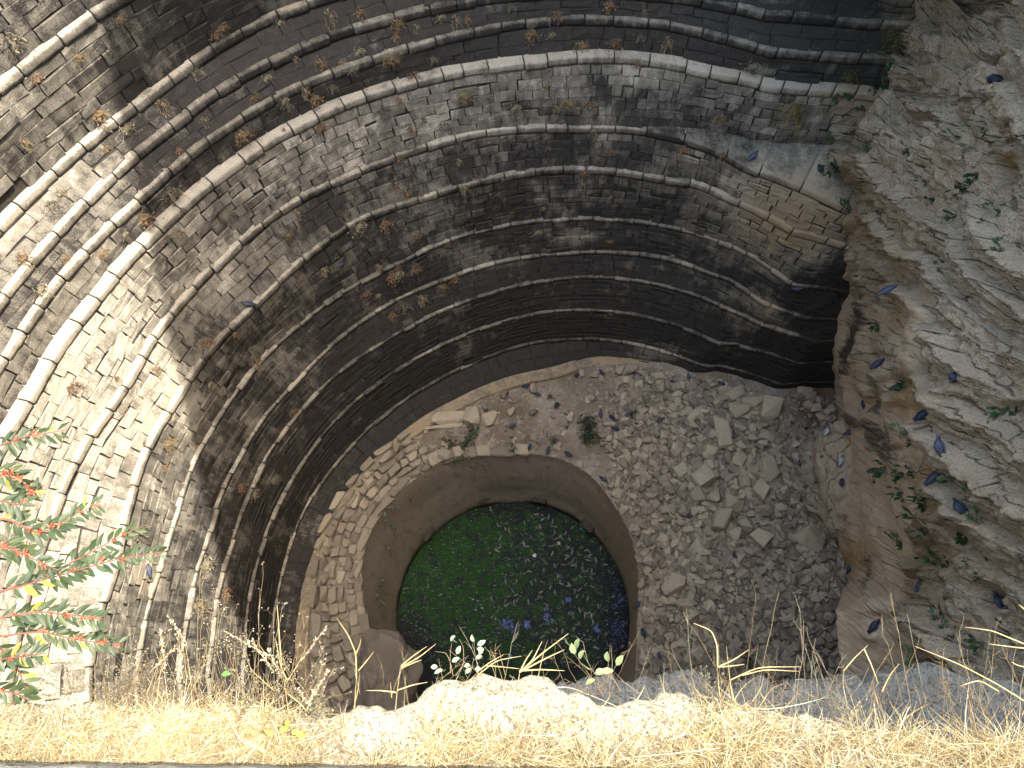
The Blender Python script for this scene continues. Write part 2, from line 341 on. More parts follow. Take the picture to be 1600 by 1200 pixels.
def blobsum(px, py, L):
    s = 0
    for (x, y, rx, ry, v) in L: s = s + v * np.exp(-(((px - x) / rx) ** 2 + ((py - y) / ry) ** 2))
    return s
def stain_and_sun(P, tier, v):
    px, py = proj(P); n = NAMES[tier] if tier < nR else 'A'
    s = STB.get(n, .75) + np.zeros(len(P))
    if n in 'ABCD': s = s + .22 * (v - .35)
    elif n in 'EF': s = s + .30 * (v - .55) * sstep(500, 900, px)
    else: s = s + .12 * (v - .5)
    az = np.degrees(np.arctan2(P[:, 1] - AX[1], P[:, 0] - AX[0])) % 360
    s = s - (.36 if n in 'EF' else .26 if n == 'G' else .16 if n == 'H' else .46 if n in 'ABCD' else .14) * sstep(128 if n in 'ABCD' else 134, 152 if n in 'ABCD' else 162, az)  # sunlit left kept paler: sunlight painted into the stain value
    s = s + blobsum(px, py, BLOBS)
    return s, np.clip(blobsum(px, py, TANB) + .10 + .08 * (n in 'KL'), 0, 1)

wall = empty('stepped_well_wall', (float(AX[0]), float(AX[1] + 10), 0.0))
tag(wall, 'great curved stone wall stepping down in ringed tiers to the rubble floor', 'stepped wall')
WOFF = np.array(wall.location)
BV, BF = [], []                                           # coarse copies of surfaces, to rest things on
def bvh_add(V, F):
    off = sum(len(v) for v in BV); BV.append(np.asarray(V, float)); BF.extend([[int(i) + off for i in f] for f in F])

def stone_patch(R0, th0, th1, d0, d1, prot, r, nx=1, depth=.035, bev=.010, jit=.010):
    # one squared stone: a pillow face with recessed edges (th in degrees, d from top to bottom)
    L = np.radians(th1 - th0) * R0
    tt = np.concatenate([[0, 0 + bev / L], np.linspace(0, 1, nx + 2)[1:-1], [1 - bev / L, 1]])
    H = d1 - d0; vv = np.array([0, bev / H, .5, 1 - bev / H, 1])
    A, B = np.meshgrid(tt, vv); edge = (A == 0) | (A == 1) | (B == 0) | (B == 1)
    q = prot + np.where(edge, -depth, 0) + r.normal(0, jit, A.shape) * (~edge)
    q = q + (r.normal(0, .02) * (A - .5) + r.normal(0, .02) * (B - .5)) * (~edge)
    corner = np.array([[r.normal(0, .014), r.normal(0, .014)] for _ in range(4)])
    a2 = A + ((1 - A) * (1 - B) * corner[0, 0] + A * (1 - B) * corner[1, 0] + (1 - A) * B * corner[2, 0] + A * B * corner[3, 0]) / L
    b2 = B + ((1 - A) * (1 - B) * corner[0, 1] + A * (1 - B) * corner[1, 1] + (1 - A) * B * corner[2, 1] + A * B * corner[3, 1]) / H
    th = th0 + (th1 - th0) * a2; D = d0 + H * b2
    return th.ravel(), D.ravel(), q.ravel(), edge.ravel().astype(float), gridF(len(vv), len(tt))
def foot_R(i, t):                                         # where the riser above ring i stands
    tw = .28 if i == 8 else (.06 if i == 0 else .10); lim = Rr(i + 1, t) - .03
    b = np.minimum(Rr(i, t) + tw, lim)
    if i == 7: b = np.where(np.asarray(t) < 84, np.maximum(b, lim - .30 - .05 * np.clip(np.asarray(t) - 76, 0, 20)), b)
    return b
cands = []                                                # (size in photo, tier, kind, V, F, attrs)
tier_obj = {}
for i in range(0, len(DL) - 1):                           # riser from ring i (its foot) up to ring i+1 (its lip)
    up = i + 1; Dt, Db = DL[up], DL[i]; H = Db - Dt
    far = i < 5; off_frame = i >= 13
    tw = .12 if i == 0 else .13
    th = np.arange(24, 222, 2.0 if not off_frame else 4.0)
    def Rbase(t): return foot_R(i, t)
    tier = obj('tier', None, wall); tier.data = None
    # backing wall + tread slab
    rec = .065
    cop = .27 if i >= 5 else .16
    Vb = np.concatenate([P3(Rr(up, th) + rec, th, Dt + .06), P3(Rr(up, th) + rec, th, Dt + cop), P3(Rbase(th) + rec, th, Db)]) - WOFF
    Vt = np.concatenate([P3(Rr(i, th) + .25, th, Db + .02), P3(Rbase(th) + .3, th, Db + .012)]) - WOFF
    me = mesh('tier', np.concatenate([Vb, Vt]), gridF(3, len(th)) + gridF(2, len(th), off=3 * len(th)), M['mort'])
    me.materials.append(M['tread'])
    for p in list(me.polygons)[2 * (len(th) - 1):]: p.material_index = 1
    bpy.data.objects.remove(tier); tier = obj('tier', me, wall); tier_obj[i] = tier
    bvh_add(np.concatenate([P3(Rr(up, th), th, Dt), P3(Rr(up, th), th, Dt + cop), P3(Rbase(th), th, Db), P3(Rr(i, th), th, Db), P3(Rbase(th), th, Db)]), gridF(3, len(th)) + gridF(2, len(th), off=3 * len(th)))
    tier['_keep'] = 1
    if off_frame:
        Vc = np.concatenate([P3(Rr(up, th) - .02, th, Dt), P3(Rbase(th) - .02, th, Db - .005)]) - WOFF
        s, t_ = stain_and_sun(Vc + WOFF, 12, np.repeat([0., 1.], len(th)))
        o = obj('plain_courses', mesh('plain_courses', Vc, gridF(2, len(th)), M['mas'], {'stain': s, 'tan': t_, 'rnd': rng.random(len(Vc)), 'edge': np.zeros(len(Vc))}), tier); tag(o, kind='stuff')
        continue
    r = np.random.default_rng(100 + i)
    ch = .34 if i >= 8 else (.28 if i >= 5 else .20)
    ncr = max(2, int(round((H - cop) / (ch * r.uniform(.95, 1.05)))))
    hs = r.uniform(.8, 1.2, ncr); hs = hs / hs.sum() * (H - cop)
    edges = Dt + cop + np.concatenate([[0], np.cumsum(hs)])
    gap = .007 if i >= 5 else .004
    # coping stones with a rounded lip, running back under the riser above
    t = 26.0 + r.uniform(0, 3)
    while t < 218:
        R0 = float(Rr(up, t)); Lm = r.uniform(.55, 1.15) if i >= 5 else r.uniform(.45, .95)
        if i == 6 and t < 80: Lm = r.uniform(.95, 1.35)
        dth = math.degrees(Lm / R0); t1 = t + dth
        back = (float(np.minimum(Rr(up + 1, t) - .03, Rr(up, t) + .22)) if up + 1 < len(DL) else R0 + .3)
        if up + 1 < len(DL):
            back = float(foot_R(up, t)) + .08
        wtop = max(back - R0, .1)
        nx = 4 if i >= 5 else 2
        g = math.degrees(gap * 1.2 / R0)
        tt = np.concatenate([[t + g, t + g + math.degrees(.03 / R0)], np.linspace(t, t1, nx + 2)[1:-1], [t1 - g - math.degrees(.03 / R0), t1 - g]])
        pr = r.normal(.025 if i >= 5 else .015, .018); dz = r.normal(0, .010)
        rad = .058 if i >= 5 else .038
        prof = [(-.10, cop - .004), (0, cop - .008), (0, cop * .62), (.004, rad * 1.1), (rad * .3, rad * .33), (rad * 1.0, 0.0), (wtop * .55 + rad * .4, -.008), (wtop, -.012)]   # (in from the face, down)
        V = []; ed = []; vv_ = []
        for ci, tc in enumerate(tt):
            endc = ci in (0, len(tt) - 1)
            wv = r.normal(0, .007, len(prof))
            for pi, (b, dn) in enumerate(prof):
                rr = float(Rr(up, tc)) - pr + b + (-2 * b if pi == 0 else 0) + (.03 if endc else 0) + wv[pi] * (0 < pi < 7)
                if pi == 0: rr = float(Rr(up, tc)) + .08
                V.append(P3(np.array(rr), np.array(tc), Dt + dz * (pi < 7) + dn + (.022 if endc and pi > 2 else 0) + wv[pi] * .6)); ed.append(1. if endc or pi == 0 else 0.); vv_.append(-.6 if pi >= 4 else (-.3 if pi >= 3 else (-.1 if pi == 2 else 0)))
        V = np.array(V); F = [(a * len(prof) + b + 1, a * len(prof) + b, (a + 1) * len(prof) + b, (a + 1) * len(prof) + b + 1) for a in range(len(tt) - 1) for b in range(len(prof) - 1)]
        s, ta = stain_and_sun(V, up, np.zeros(len(V))); rn = r.random()
        if i == 6 and t < 82: s = s + .42 + .25 * fbm(V, 1.3, 3, 5)
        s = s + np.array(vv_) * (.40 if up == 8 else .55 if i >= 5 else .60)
        px, py = proj(V); sz = (px.max() - px.min()) * (py.max() - py.min()) if px.max() > 0 and px.min() < 1600 and py.max() > 0 and py.min() < 1090 and px.min() < 1330 + 200 * (py.min() < 150) else 0
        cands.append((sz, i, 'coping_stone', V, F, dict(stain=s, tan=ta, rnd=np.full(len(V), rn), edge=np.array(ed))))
        t = t1
    # courses
    for c in range(ncr):
        d0, d1 = edges[c] + gap * .5, edges[c + 1] - gap * .5
        t = 26.0 + r.uniform(0, 3)
        while t < 218:
            R0 = float(Rr(up, t)); Lm = r.uniform(.5, 1.25) if i >= 8 else (r.uniform(.30, .85) if i >= 5 else r.uniform(.35, .95)); t1 = t + math.degrees(Lm / R0)
            miss = .001 if i >= 7 else (.006 if i in (4, 5, 6) else .001)
            pr = r.normal(.015, .007 if i >= 8 else (.018 if i >= 5 else .005)) + (r.random() < (.03 if i in (5, 6, 7) else .006)) * .06
            if r.random() > miss:
                g = math.degrees(gap / R0)
                ta_, D_, q, ed, F = stone_patch(R0, t + g, t1 - g, d0, d1, pr, r, 2 if i >= 5 else 1, jit=.010 if i >= 5 else .005)
                fr = np.clip((D_ - Dt - cop) / (H - cop), 0, 1); Rc = Rr(up, ta_) * (1 - fr) + Rbase(ta_) * fr
                V = P3(Rc - q, ta_, D_)
                s, ta = stain_and_sun(V, up, (D_ - Dt) / H)
                px, py = proj(V); vis = px.max() > 0 and px.min() < 1600 and py.max() > 0 and py.min() < 1090 and px.min() < 1330 + 200 * (py.min() < 150)
                sz = (px.max() - px.min()) * (py.max() - py.min()) if vis else 0
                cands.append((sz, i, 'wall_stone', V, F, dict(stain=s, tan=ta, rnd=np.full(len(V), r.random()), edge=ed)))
            t = t1
for kind in ('coping_stone', 'wall_stone'):
    L = sorted([c for c in cands if c[2] == kind], key=lambda c: -c[0])
    for c in L[:300]:
        _, i, k, V, F, at = c; cen = V.mean(0)
        obj(k, mesh(k, V - cen, F, M['mas'], at, k != 'wall_stone'), tier_obj[i], tuple(cen - WOFF))
    rest = {}
    for c in L[300:]: rest.setdefault(c[1], []).append(c)
    for i, cs in rest.items():
        mb = MB()
        for c in cs: mb.add(c[3] - WOFF, c[4], **c[5])
        nm = 'coping_course' if kind == 'coping_stone' else 'stone_courses'
        tag(obj(nm, mb.build(nm, M['mas'], kind != 'wall_stone'), tier_obj[i]), kind='stuff')
for o in tier_obj.values():
    if '_keep' in o: del o['_keep']

# ------------------------------------------------------------------ well floor with the inner shaft, water
RC = unpD(782, 925, 28)[:2]
RIM = [(567,900),(569,870),(580,830),(600,795),(630,763),(665,738),(700,722),(740,712),(790,709),(840,711),(885,722),(925,745),(955,780),(978,820),(992,870),(997,920),(997,970),(993,1030),(985,1090),(940,1115),(780,1130),(640,1110),(590,1010),(575,975),(567,940)]
pr_ = np.array([unpD(a, b, 28)[:2] for a, b in RIM]) - RC
ra = np.degrees(np.arctan2(pr_[:, 1], pr_[:, 0])) % 360; rr_ = np.hypot(pr_[:, 0], pr_[:, 1]); o_ = np.argsort(ra); ra, rr_ = ra[o_], rr_[o_]
def rimR(a): return np.interp(np.asarray(a) % 360, np.concatenate([ra - 360, ra, ra + 360]), np.tile(rr_, 3))
NA = 420; ang = np.arange(NA) * 360 / NA
rim_s = rimR(ang); kk = np.ones(9) / 9; rim_s = np.convolve(np.concatenate([rim_s[-4:], rim_s, rim_s[:4]]), kk, 'valid') + .04 * np.sin(np.radians(ang * 7)) + rng.normal(0, .012, NA)
fr = np.concatenate([[0], np.linspace(0, 1, 130) ** 1.3])
Vf = []; red = []
for q, f in enumerate(fr):
    R = rim_s + f * (20 - rim_s); X = RC[0] + R * np.cos(np.radians(ang)); Y = RC[1] + R * np.sin(np.radians(ang)); P = np.stack([X, Y, 0 * X], -1)
    z = .10 * fbm(P, .5, 4, 3) + .05 * fbm(P, 2.5, 3, 9)
    px, py = proj(P)
    z = z * sstep(0, .02, f) + .35 * sstep(930, 1180, px) * sstep(0, .06, f) * (1 - sstep(850, 1000, py) * .6)
    if q == 0: z = z * 0 - .02
    P[:, 2] = z; Vf.append(P)
    n_ = fbm(P, .8, 3, 21)
    red.append(np.clip(blobsum(px, py, [(1270, 640, 45, 40, 1.2), (760, 640, 160, 14, .5), (1250, 1040, 60, 30, 1), (640, 690, 60, 20, .4), (1150, 1000, 120, 60, .45), (850, 690, 100, 16, .35)]) * (.7 + .6 * n_), 0, 1))
Vf = np.concatenate(Vf)
Ff = gridF(len(fr), NA, True)
floor = tag(obj('well_floor', mesh('well_floor', Vf, Ff, M['floor'], {'red': np.concatenate(red)})), kind='structure'); bvh_add(Vf, Ff)

well = empty('inner_well', (float(RC[0]), float(RC[1]), -5.0)); tag(well, 'round plastered inner shaft sunk in the rubble floor, with a stone rim', 'well shaft')
WO2 = np.array(well.location)
WC = unpD(803, 963, 33)[:2]; wr = 181 * 33 / (SP + (963 - 600) / FOC * CP) / FOC
Vs = []; wet = []; tn = []
NV = 26
for q in range(NV + 1):
    f = q / NV; z = -.02 - f * 5.2
    cx = RC * (1 - f) + WC * f
    Rw = (rim_s - .0) * (1 - f) + wr * f
    P = np.stack([cx[0] + Rw * np.cos(np.radians(ang)), cx[1] + Rw * np.sin(np.radians(ang)), 0 * ang + z], -1)
    nz = fbm(P, .5, 3, 5) * .05 * min(1, q / 3) + .18 * np.clip(fbm(P, 1.6, 3, 8) - .25, 0, 1) * sstep(.85, 1, f)
    P[:, 0] += np.cos(np.radians(ang)) * nz; P[:, 1] += np.sin(np.radians(ang)) * nz
    Vs.append(P); wet.append(sstep(.86, .95, f + .04 * fbm(P, 1.2, 4, 31))); tn.append(sstep(85, 20, ang) * .9 + sstep(300, 345, ang) * .9)
Vs = np.concatenate(Vs); Fs = [f[::-1] for f in gridF(NV + 1, NA, True)]
obj('shaft_wall', mesh('shaft_wall', Vs - WO2, Fs, M['plas'], {'wet': np.concatenate(wet), 'tan': np.concatenate(tn)}), well); bvh_add(Vs, Fs)
# near-black stones painted to stand in for dark hollows along the waterline
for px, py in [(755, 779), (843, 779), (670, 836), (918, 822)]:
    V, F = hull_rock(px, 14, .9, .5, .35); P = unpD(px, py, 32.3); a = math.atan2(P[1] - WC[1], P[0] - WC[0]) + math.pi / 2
    V = V @ np.array(Matrix.Rotation(-a, 3, 'Z')); obj('painted_hollow', mesh('painted_hollow', V, F, M['plas'], {'wet': np.full(len(V), .85), 'tan': np.zeros(len(V))}, False), well, tuple(P - WO2))
# water
nr = 60; Vw = []; weed = []
for q in range(nr + 1):
    R = (wr + .7) * q / nr; P = np.stack([WC[0] + R * np.cos(np.radians(ang)), WC[1] + R * np.sin(np.radians(ang)), 0 * ang - 5.0], -1); Vw.append(P); px, py = proj(P)
    weed.append(.085 - .09 * sstep(760, 900, px) - .16 * sstep(910, 975, px) - .35 * sstep(700, 640, px) * sstep(950, 1000, py) - .2 * sstep(810, 785, py) + blobsum(px, py, [(870, 880, 60, 40, -.06), (690, 870, 70, 70, .06)]))
Vw = np.concatenate(Vw)
water = tag(obj('water', mesh('water', Vw, [f[::-1] for f in gridF(nr + 1, NA, True)], M['water'], {'weed': np.concatenate(weed)})), kind='structure')

# rim stones: dry-laid collar between the shaft and the wall foot
r = np.random.default_rng(5); RS = []
def rock_block(L, Wd, H, r):
    V, F = hull_rock(int(r.integers(1e6)), 22, L, Wd, H); return V, F
for aw in np.arange(92, 206, 1.0):
    pass
rows = 6
for q in range(rows):
    a = 74.0 + r.uniform(0, 4)
    while a < 215:
        am = a + 3
        ro = rim_s[int((am % 360) / 360 * NA) % NA]
        # distance from shaft centre to the wall foot along this direction
        d = np.array([math.cos(math.radians(am)), math.sin(math.radians(am))]); rw = ro
        for s in np.arange(ro, ro + 9, .05):
            p = RC + d * s - AX; thp = math.degrees(math.atan2(p[1], p[0])) % 360
            if math.hypot(*p) > Rr(0, thp) - .25: break
            rw = s
        band = rw - ro
        if am < 108 and q > 0: band = 0
        wd = min(band, 2.8) / rows if am > 120 else .42
        L = r.uniform(.35, 1.0) if q in (0, 5) else r.uniform(.2, .7); da = math.degrees(L / (ro + 1))
        if band > .25 or q == 0:
            rad = ro + (q + .5) * max(wd, .3) - .02 if am > 120 else ro + .18
            if band > 2.8 and q >= 3: rad = rw - (rows - q - .5) * wd
            am = a + da / 2; c = RC + np.array([math.cos(math.radians(am)), math.sin(math.radians(am))]) * rad
            V, F = rock_block(L * 1.2, max(wd, .26) * r.uniform(1.25, 1.6), r.uniform(.3, .42), r)
            rot = np.array(Matrix.Rotation(math.radians(am + 90) + r.normal(0, .08), 3, 'Z')) @ np.array(Matrix.Rotation(r.normal(0, .06), 3, 'X')); V = V @ rot.T
            z = .02 + .05 * q + r.normal(0, .03)
            o = obj('rim_stone', mesh('rim_stone', V, F, M['rub'], {'rnd': np.full(len(V), r.uniform(.2, .9))}, False), well, (c[0] - WO2[0], c[1] - WO2[1], z - WO2[2]))
        a += da
# plinth kerb at the foot of the wall
mb = MB(); th = np.arange(60, 216, 1.0)
Rk = Rr(0, th); prof = [(-.16, -.02), (-.14, .13), (-.10, .16), (.3, .18)]
V = np.concatenate([P3(Rk + b, th, 28 - h) for b, h in prof]); V[:, 2] += .02 * fbm(V, 1.5, 3, 4); V[:, :2] += (.03 * fbm(V, .9, 3, 44))[:, None]
s_, t_ = stain_and_sun(V, 1, np.zeros(len(V)))
obj('foot_kerb', mesh('foot_kerb', V - WOFF, [f[::-1] for f in gridF(4, len(th))], M['mas'], {'stain': s_ * 0 + .3, 'tan': s_ * 0 + .85, 'rnd': s_ * 0 + .5, 'edge': s_ * 0}), wall)

# ------------------------------------------------------------------ the natural rock face on the right
LB = np.array([(-600,2070,6.0),(-300,1700,11.5),(-60,1535,14.0),(10,1480,14.6),(60,1434,15.0),(100,1403,15.5),(145,1376,16.3),(170,1344,16.8),(200,1331,17.2),(250,1319,18.0),(330,1332,18.5),(400,1331,19.8),(450,1319,21.5),(500,1306,23),(560,1301,26),(600,1304,28),(650,1311,28.2),(700,1312,28.2),(800,1303,28.2),(870,1306,28.2),(915,1318,28.2),(935,1318,24),(955,1308,21.0),(1000,1309,21.0),(1060,1312,21.0),(1150,1316,21.),(1300,1320,21.)], float)
# columns: photograph pixel and distance Z along the view axis, for some rows
ROWS = [(-600, [(2070,None),(2400,9.0),(3000,5.0),(4200,3.4)]), (-300, [(1700,None),(1800,13.5),(2300,7.2),(4200,3.3)]), (0, [(1485,None),(1530,17.8),(1620,13.8),(1900,9.6),(4200,3.2)]), (150, [(1372,None),(1440,19.),(1550,13.6),(1640,11.6),(1950,8.6),(4200,3.1)]),
        (250, [(1319,None),(1370,19.6),(1450,16.6),(1550,13.8),(1640,11.9),(1950,8.6),(4200,3.1)]), (400, [(1331,None),(1370,20.),(1440,16.2),(1540,13.4),(1640,11.5),(1950,8.4),(4200,3.1)]), (560, [(1301,None),(1340,23.5),(1375,18.5),(1430,15.4),(1500,13.2),(1640,11.3),(1950,8.2),(4200,3.0)]),
        (700, [(1312,None),(1350,23.),(1400,18.4),(1450,14.6),(1510,13.2),(1640,11.2),(1950,8.2),(4200,3.0)]), (800, [(1303,None),(1350,23.2),(1410,19.2),(1450,15.2),(1500,13.6),(1640,11.2),(1950,8.2),(4200,3.0)]), (900, [(1312,None),(1360,23.),(1400,20.5),(1440,16.8),(1500,13.6),(1640,11.0),(1950,8.1),(4200,3.0)]),
        (945, [(1312,None),(1350,18.8),(1400,18.0),(1440,16.2),(1500,13.4),(1640,10.9),(1950,8.0),(4200,3.0)]), (1060, [(1312,None),(1380,18.5),(1440,16.2),(1500,13.2),(1640,10.8),(1950,8.0),(4200,3.0)]), (1300, [(1320,None),(1380,18.5),(1440,16.2),(1500,13.2),(1640,10.8),(1950,8.0),(4200,3.0)])]
pyv = np.concatenate([np.arange(-600, -60, 30), np.arange(-60, 1080, 3.2), np.arange(1080, 1301, 20)])
pxl = np.interp(pyv, LB[:, 0], LB[:, 1]); Dl = np.interp(pyv, LB[:, 0], LB[:, 2])
nz_ = fbm(np.stack([pyv * .02, pyv * 0, pyv * 0], -1), 1., 4, 12); pxl = pxl + 5 * nz_ * (pyv > -100)
tcol = np.concatenate([np.linspace(0, 1, 150), 1 + np.linspace(0, 1, 26)[1:] ** 2])      # 0..1 in view, 1..2 beyond the frame
def rowZ(k, pxq, pxLk, ZLk):
    pts = ROWS[k][1]; xs = np.array([p[0] for p in pts], float); zs = np.array([ZLk if p[1] is None else p[1] for p in pts]); xs[0] = pxLk
    if xs[1] <= xs[0]: xs[1] = xs[0] + 5
    return np.interp(pxq, xs, 1 / zs)
rk = np.array([a for a, _ in ROWS], float)
PX = np.empty((len(pyv), len(tcol))); IZ = np.empty_like(PX)
for i, py in enumerate(pyv):
    rightpx = max(1640., pxl[i] + 300); PX[i] = np.where(tcol <= 1, pxl[i] + (rightpx - pxl[i]) * np.minimum(tcol, 1) ** 1.15, rightpx + (4200 - rightpx) * np.maximum(tcol - 1, 0))
    ZL = Dl[i] / (SP + (py - 600) / FOC * CP)
    k = int(np.clip(np.searchsorted(rk, py) - 1, 0, len(rk) - 2)); f = (py - rk[k]) / (rk[k + 1] - rk[k]); f = f * f * (3 - 2 * f)
    IZ[i] = rowZ(k, PX[i], pxl[i], ZL) * (1 - f) + rowZ(k + 1, PX[i], pxl[i], ZL) * f
ker = np.exp(-np.linspace(-2, 2, 11) ** 2); ker /= ker.sum()
SM = np.apply_along_axis(lambda v: np.convolve(np.pad(v, 5, 'edge'), ker, 'valid'), 1, IZ); SM = np.apply_along_axis(lambda v: np.convolve(np.pad(v, 5, 'edge'), ker, 'valid'), 0, SM)
wsm = np.minimum(sstep(0, .08, tcol), 1)[None, :]; IZ = IZ * (1 - wsm) + SM * wsm
PYg = np.repeat(pyv[:, None], len(tcol), 1); Z = 1 / IZ
u = (PX - 800) / FOC; v = (PYg - 600) / FOC
G = np.stack([u * Z, Z * (CP - v * SP), CAMZ - Z * (SP + v * CP)], -1)
dN = np.cross(np.gradient(G, axis=1), np.gradient(G, axis=0)); dN /= np.linalg.norm(dN, axis=2)[..., None] + 1e-9
view = G - np.array([0, 0, CAMZ]); sg = -np.sign((dN * view).sum(-1)); dN = dN * sg[..., None]
# sand = the smooth water-worn lower part; the rest is coarse bedded limestone
sand = sstep(0, 1, sstep(440, 520, PYg) * sstep(1475, 1425, PX + 40 * fbm(G, .35, 3, 2) - (PYg > 850) * 10)) * (1 - .8 * np.exp(-(((PX - 1385) / 45) ** 2 + ((PYg - 560) / 55) ** 2)))
sdir = (PX - 1330) * .62 - (PYg - 170) * .78                # across the dipping beds
Gw = G * np.array([1, 1, .42]); warp = 24 * fbm(Gw, .30, 3, 61) + 7 * fbm(Gw, 1.2, 3, 62)
bed = (sdir + warp * 1.5) / 58.0
saw = bed - np.floor(bed); led = np.where(saw < .88, (saw / .88) ** 1.3, (1 - saw) / .12)
amp = .5 + .5 * vnoise(np.stack([np.floor(bed) * 7.3, G[..., 1] * .25, G[..., 2] * .2], -1), 1., 71)
bed2 = (sdir + warp * 1.3) / 15.0; saw2 = bed2 - np.floor(bed2); led2 = np.where(saw2 < .7, saw2 / .7, (1 - saw2) / .3)
near = np.clip(Z / 14, .6, 1.6)
Gs = G * np.array([1, 1, .42])
disp = (1 - sand) * near * (.62 * led * np.clip(amp * 1.6 - .35, 0, 1) + .15 * led2 * np.clip(amp * 2 - .5, 0, 1) + .22 * fbm(Gs, .7, 3, 81) + .10 * fbm(Gs, 2.4, 4, 82, .6) + .055 * fbm(G * np.array([1, 1, .8]), 7, 3, 83, .65) - .10 * np.clip(np.abs(fbm(Gs, 1.7, 3, 86)) * -6 + 1, 0, 1)) + sand * (.16 * fbm(G, .5, 3, 91) + .035 * fbm(G * np.array([1, 1, .4]), 2.5, 3, 92))
ridg = 1 - np.abs(fbm(Gs, 1.1, 4, 84)); disp -= (1 - sand) * .22 * np.clip(ridg - .86, 0, 1) * 6 * .25
CLIFFP = [(1550,130),(1385,456),(1371,573),(1490,596),(1405,610),(1350,640),(1437,653),(1465,706),(1457,751),(1495,796),(1557,942),(1365,980),(1436,918),(1345,235)]
for x, y in CLIFFP: disp += .18 * np.exp(-(((PX - x) / 16) ** 2 + ((PYg - y - 13) / 9) ** 2)) - .16 * np.exp(-(((PX - x - 4) / 16) ** 2 + ((PYg - y + 12) / 10) ** 2))
for x, y, rx, ry, d in [(1552,938,16,22,.7),(1390,470,16,16,.5),(1430,604,14,8,.4),(1340,232,12,6,.5),(1400,700,10,5,.2),(1355,635,7,14,.3),(1445,655,14,9,.4),(1390,60,10,10,.0),(1545,90,40,8,.5),(1480,190,30,8,.2),(1575,270,20,15,.3),(1590,640,30,12,.4)]:
    disp -= d * np.exp(-(((PX - x) / rx) ** 2 + ((PYg - y) / ry) ** 2) ** 2)
disp *= sstep(0, .05, tcol)[None, :] * .8 + .2
G = G + dN * disp[..., None]
STR = [(1330,540,16,60,.75),(1350,490,14,45,.6),(1365,600,14,60,.6),(1318,600,10,50,.4),(1380,690,45,45,.62),(1330,655,22,22,.5),(1400,740,30,30,.35),(1350,900,14,40,.6),(1375,870,30,18,.45),(1312,900,8,50,.8),(1440,1010,40,60,.40),(1480,1000,30,60,.35),(1370,1020,60,30,.12),(1350,330,14,60,.25)]
st = blobsum(PX, PYg, STR); oc = np.clip(blobsum(PX, PYg, [(1395,470,30,40,.9),(1420,610,28,25,.9),(1330,870,30,30,.8),(1440,640,20,40,.5),(1455,770,25,60,.6),(1320,240,30,30,.6),(1380,360,60,60,.35),(1590,255,20,20,.9),(1455,900,30,90,.5),(1350,300,30,60,.5),(1300,800,30,60,.3)]), 0, 1)
dN2 = np.cross(np.gradient(G, axis=1), np.gradient(G, axis=0)); dN2 /= np.linalg.norm(dN2, axis=2)[..., None] + 1e-9; dN2 *= np.sign((dN2 * -(G - np.array([0, 0, CAMZ]))).sum(-1))[..., None]
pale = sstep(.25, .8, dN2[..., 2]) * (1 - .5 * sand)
# the back return, so that the face has a body behind its edge
back = G[:, :1] + np.array([2.2, -.2, -1.0]); back2 = G[:, :1] + np.array([4.5, .3, -2.5])
def colext(a): return np.concatenate([a[:, :1], a[:, :1], a], 1)
GG = np.concatenate([back2, back, G], 1); nr_, nc_ = GG.shape[:2]
# beyond the frame the rock rises to the plateau
att = {'sand': colext(sand).ravel(), 'stain': colext(st).ravel(), 'ochre': colext(oc).ravel(), 'pale': colext(pale).ravel()}
me = mesh('rock_face', GG.reshape(-1, 3), [f[::-1] for f in gridF(nr_, nc_)], M['rock'], att)
uvl = me.uv_layers.new(name='bedding'); sd_ = colext(sdir) / 100; al_ = colext((PX - 1330) * .78 + (PYg - 170) * .62) / 100
li = np.empty(len(me.loops), np.int32); me.loops.foreach_get('vertex_index', li)
uvl.data.foreach_set('uv', np.stack([al_.ravel()[li], sd_.ravel()[li]], -1).astype(np.float32).ravel())
rockf = tag(obj('rock_face', me), kind='structure'); bvh_add(GG.reshape(-1, 3), gridF(nr_, nc_))

def blob_rock(name, cen, rad, seed, mat, attrs, noise=.25, n=40, power=.6, rot=0.):
    a = np.linspace(0, 2 * math.pi, 2 * n, endpoint=False); b = np.linspace(-math.pi / 2, math.pi / 2, n)
    A, B = np.meshgrid(a, b); sp = lambda x: np.sign(x) * np.abs(x) ** power
    P = np.stack([sp(np.cos(B)) * sp(np.cos(A)), sp(np.cos(B)) * sp(np.sin(A)), sp(np.sin(B))], -1) * np.array(rad)
    c, s = math.cos(rot), math.sin(rot); P = np.stack([P[..., 0] * c - P[..., 1] * s, P[..., 0] * s + P[..., 1] * c, P[..., 2]], -1)
    N = P / (np.linalg.norm(P, axis=-1)[..., None] + 1e-6)
    P = P + N * (noise * fbm(P + seed, .9 / max(min(rad), .3), 4, seed))[..., None] + np.array(cen)
    V = P.reshape(-1, 3); F = [f for f in gridF(n, 2 * n, True)]
    me = mesh(name, V, F, mat, {k: np.full(len(V), v) if np.ndim(v) == 0 else v for k, v in attrs.items()})
    if mat is M['rock']:
        uvl = me.uv_layers.new(name='bedding'); li = np.empty(len(me.loops), np.int32); me.loops.foreach_get('vertex_index', li)
        uvl.data.foreach_set('uv', np.stack([V[li, 1] * .4 + V[li, 2] * .3, V[li, 2] * .4 - V[li, 1] * .2], -1).astype(np.float32).ravel())
    bvh_add(V, F); return me
c = unpD(1298, 760, 26.6)
outc = tag(obj('rock_outcrop', blob_rock('rock_outcrop', c, (.75, 1.75, 2.0), 3, M['rock'], {'sand': .55, 'stain': 0., 'ochre': .15, 'pale': .35}, .42, 48, .75, .12)), kind='structure')
c = unpD(1318, 700, 26.3); tag(obj('rock_outcrop', blob_rock('rock_outcrop', c, (.55, .8, 2.0), 9, M['rock'], {'sand': .6, 'stain': 0., 'ochre': .1, 'pale': .3}, .2, 30, .8, .2)), kind='structure')
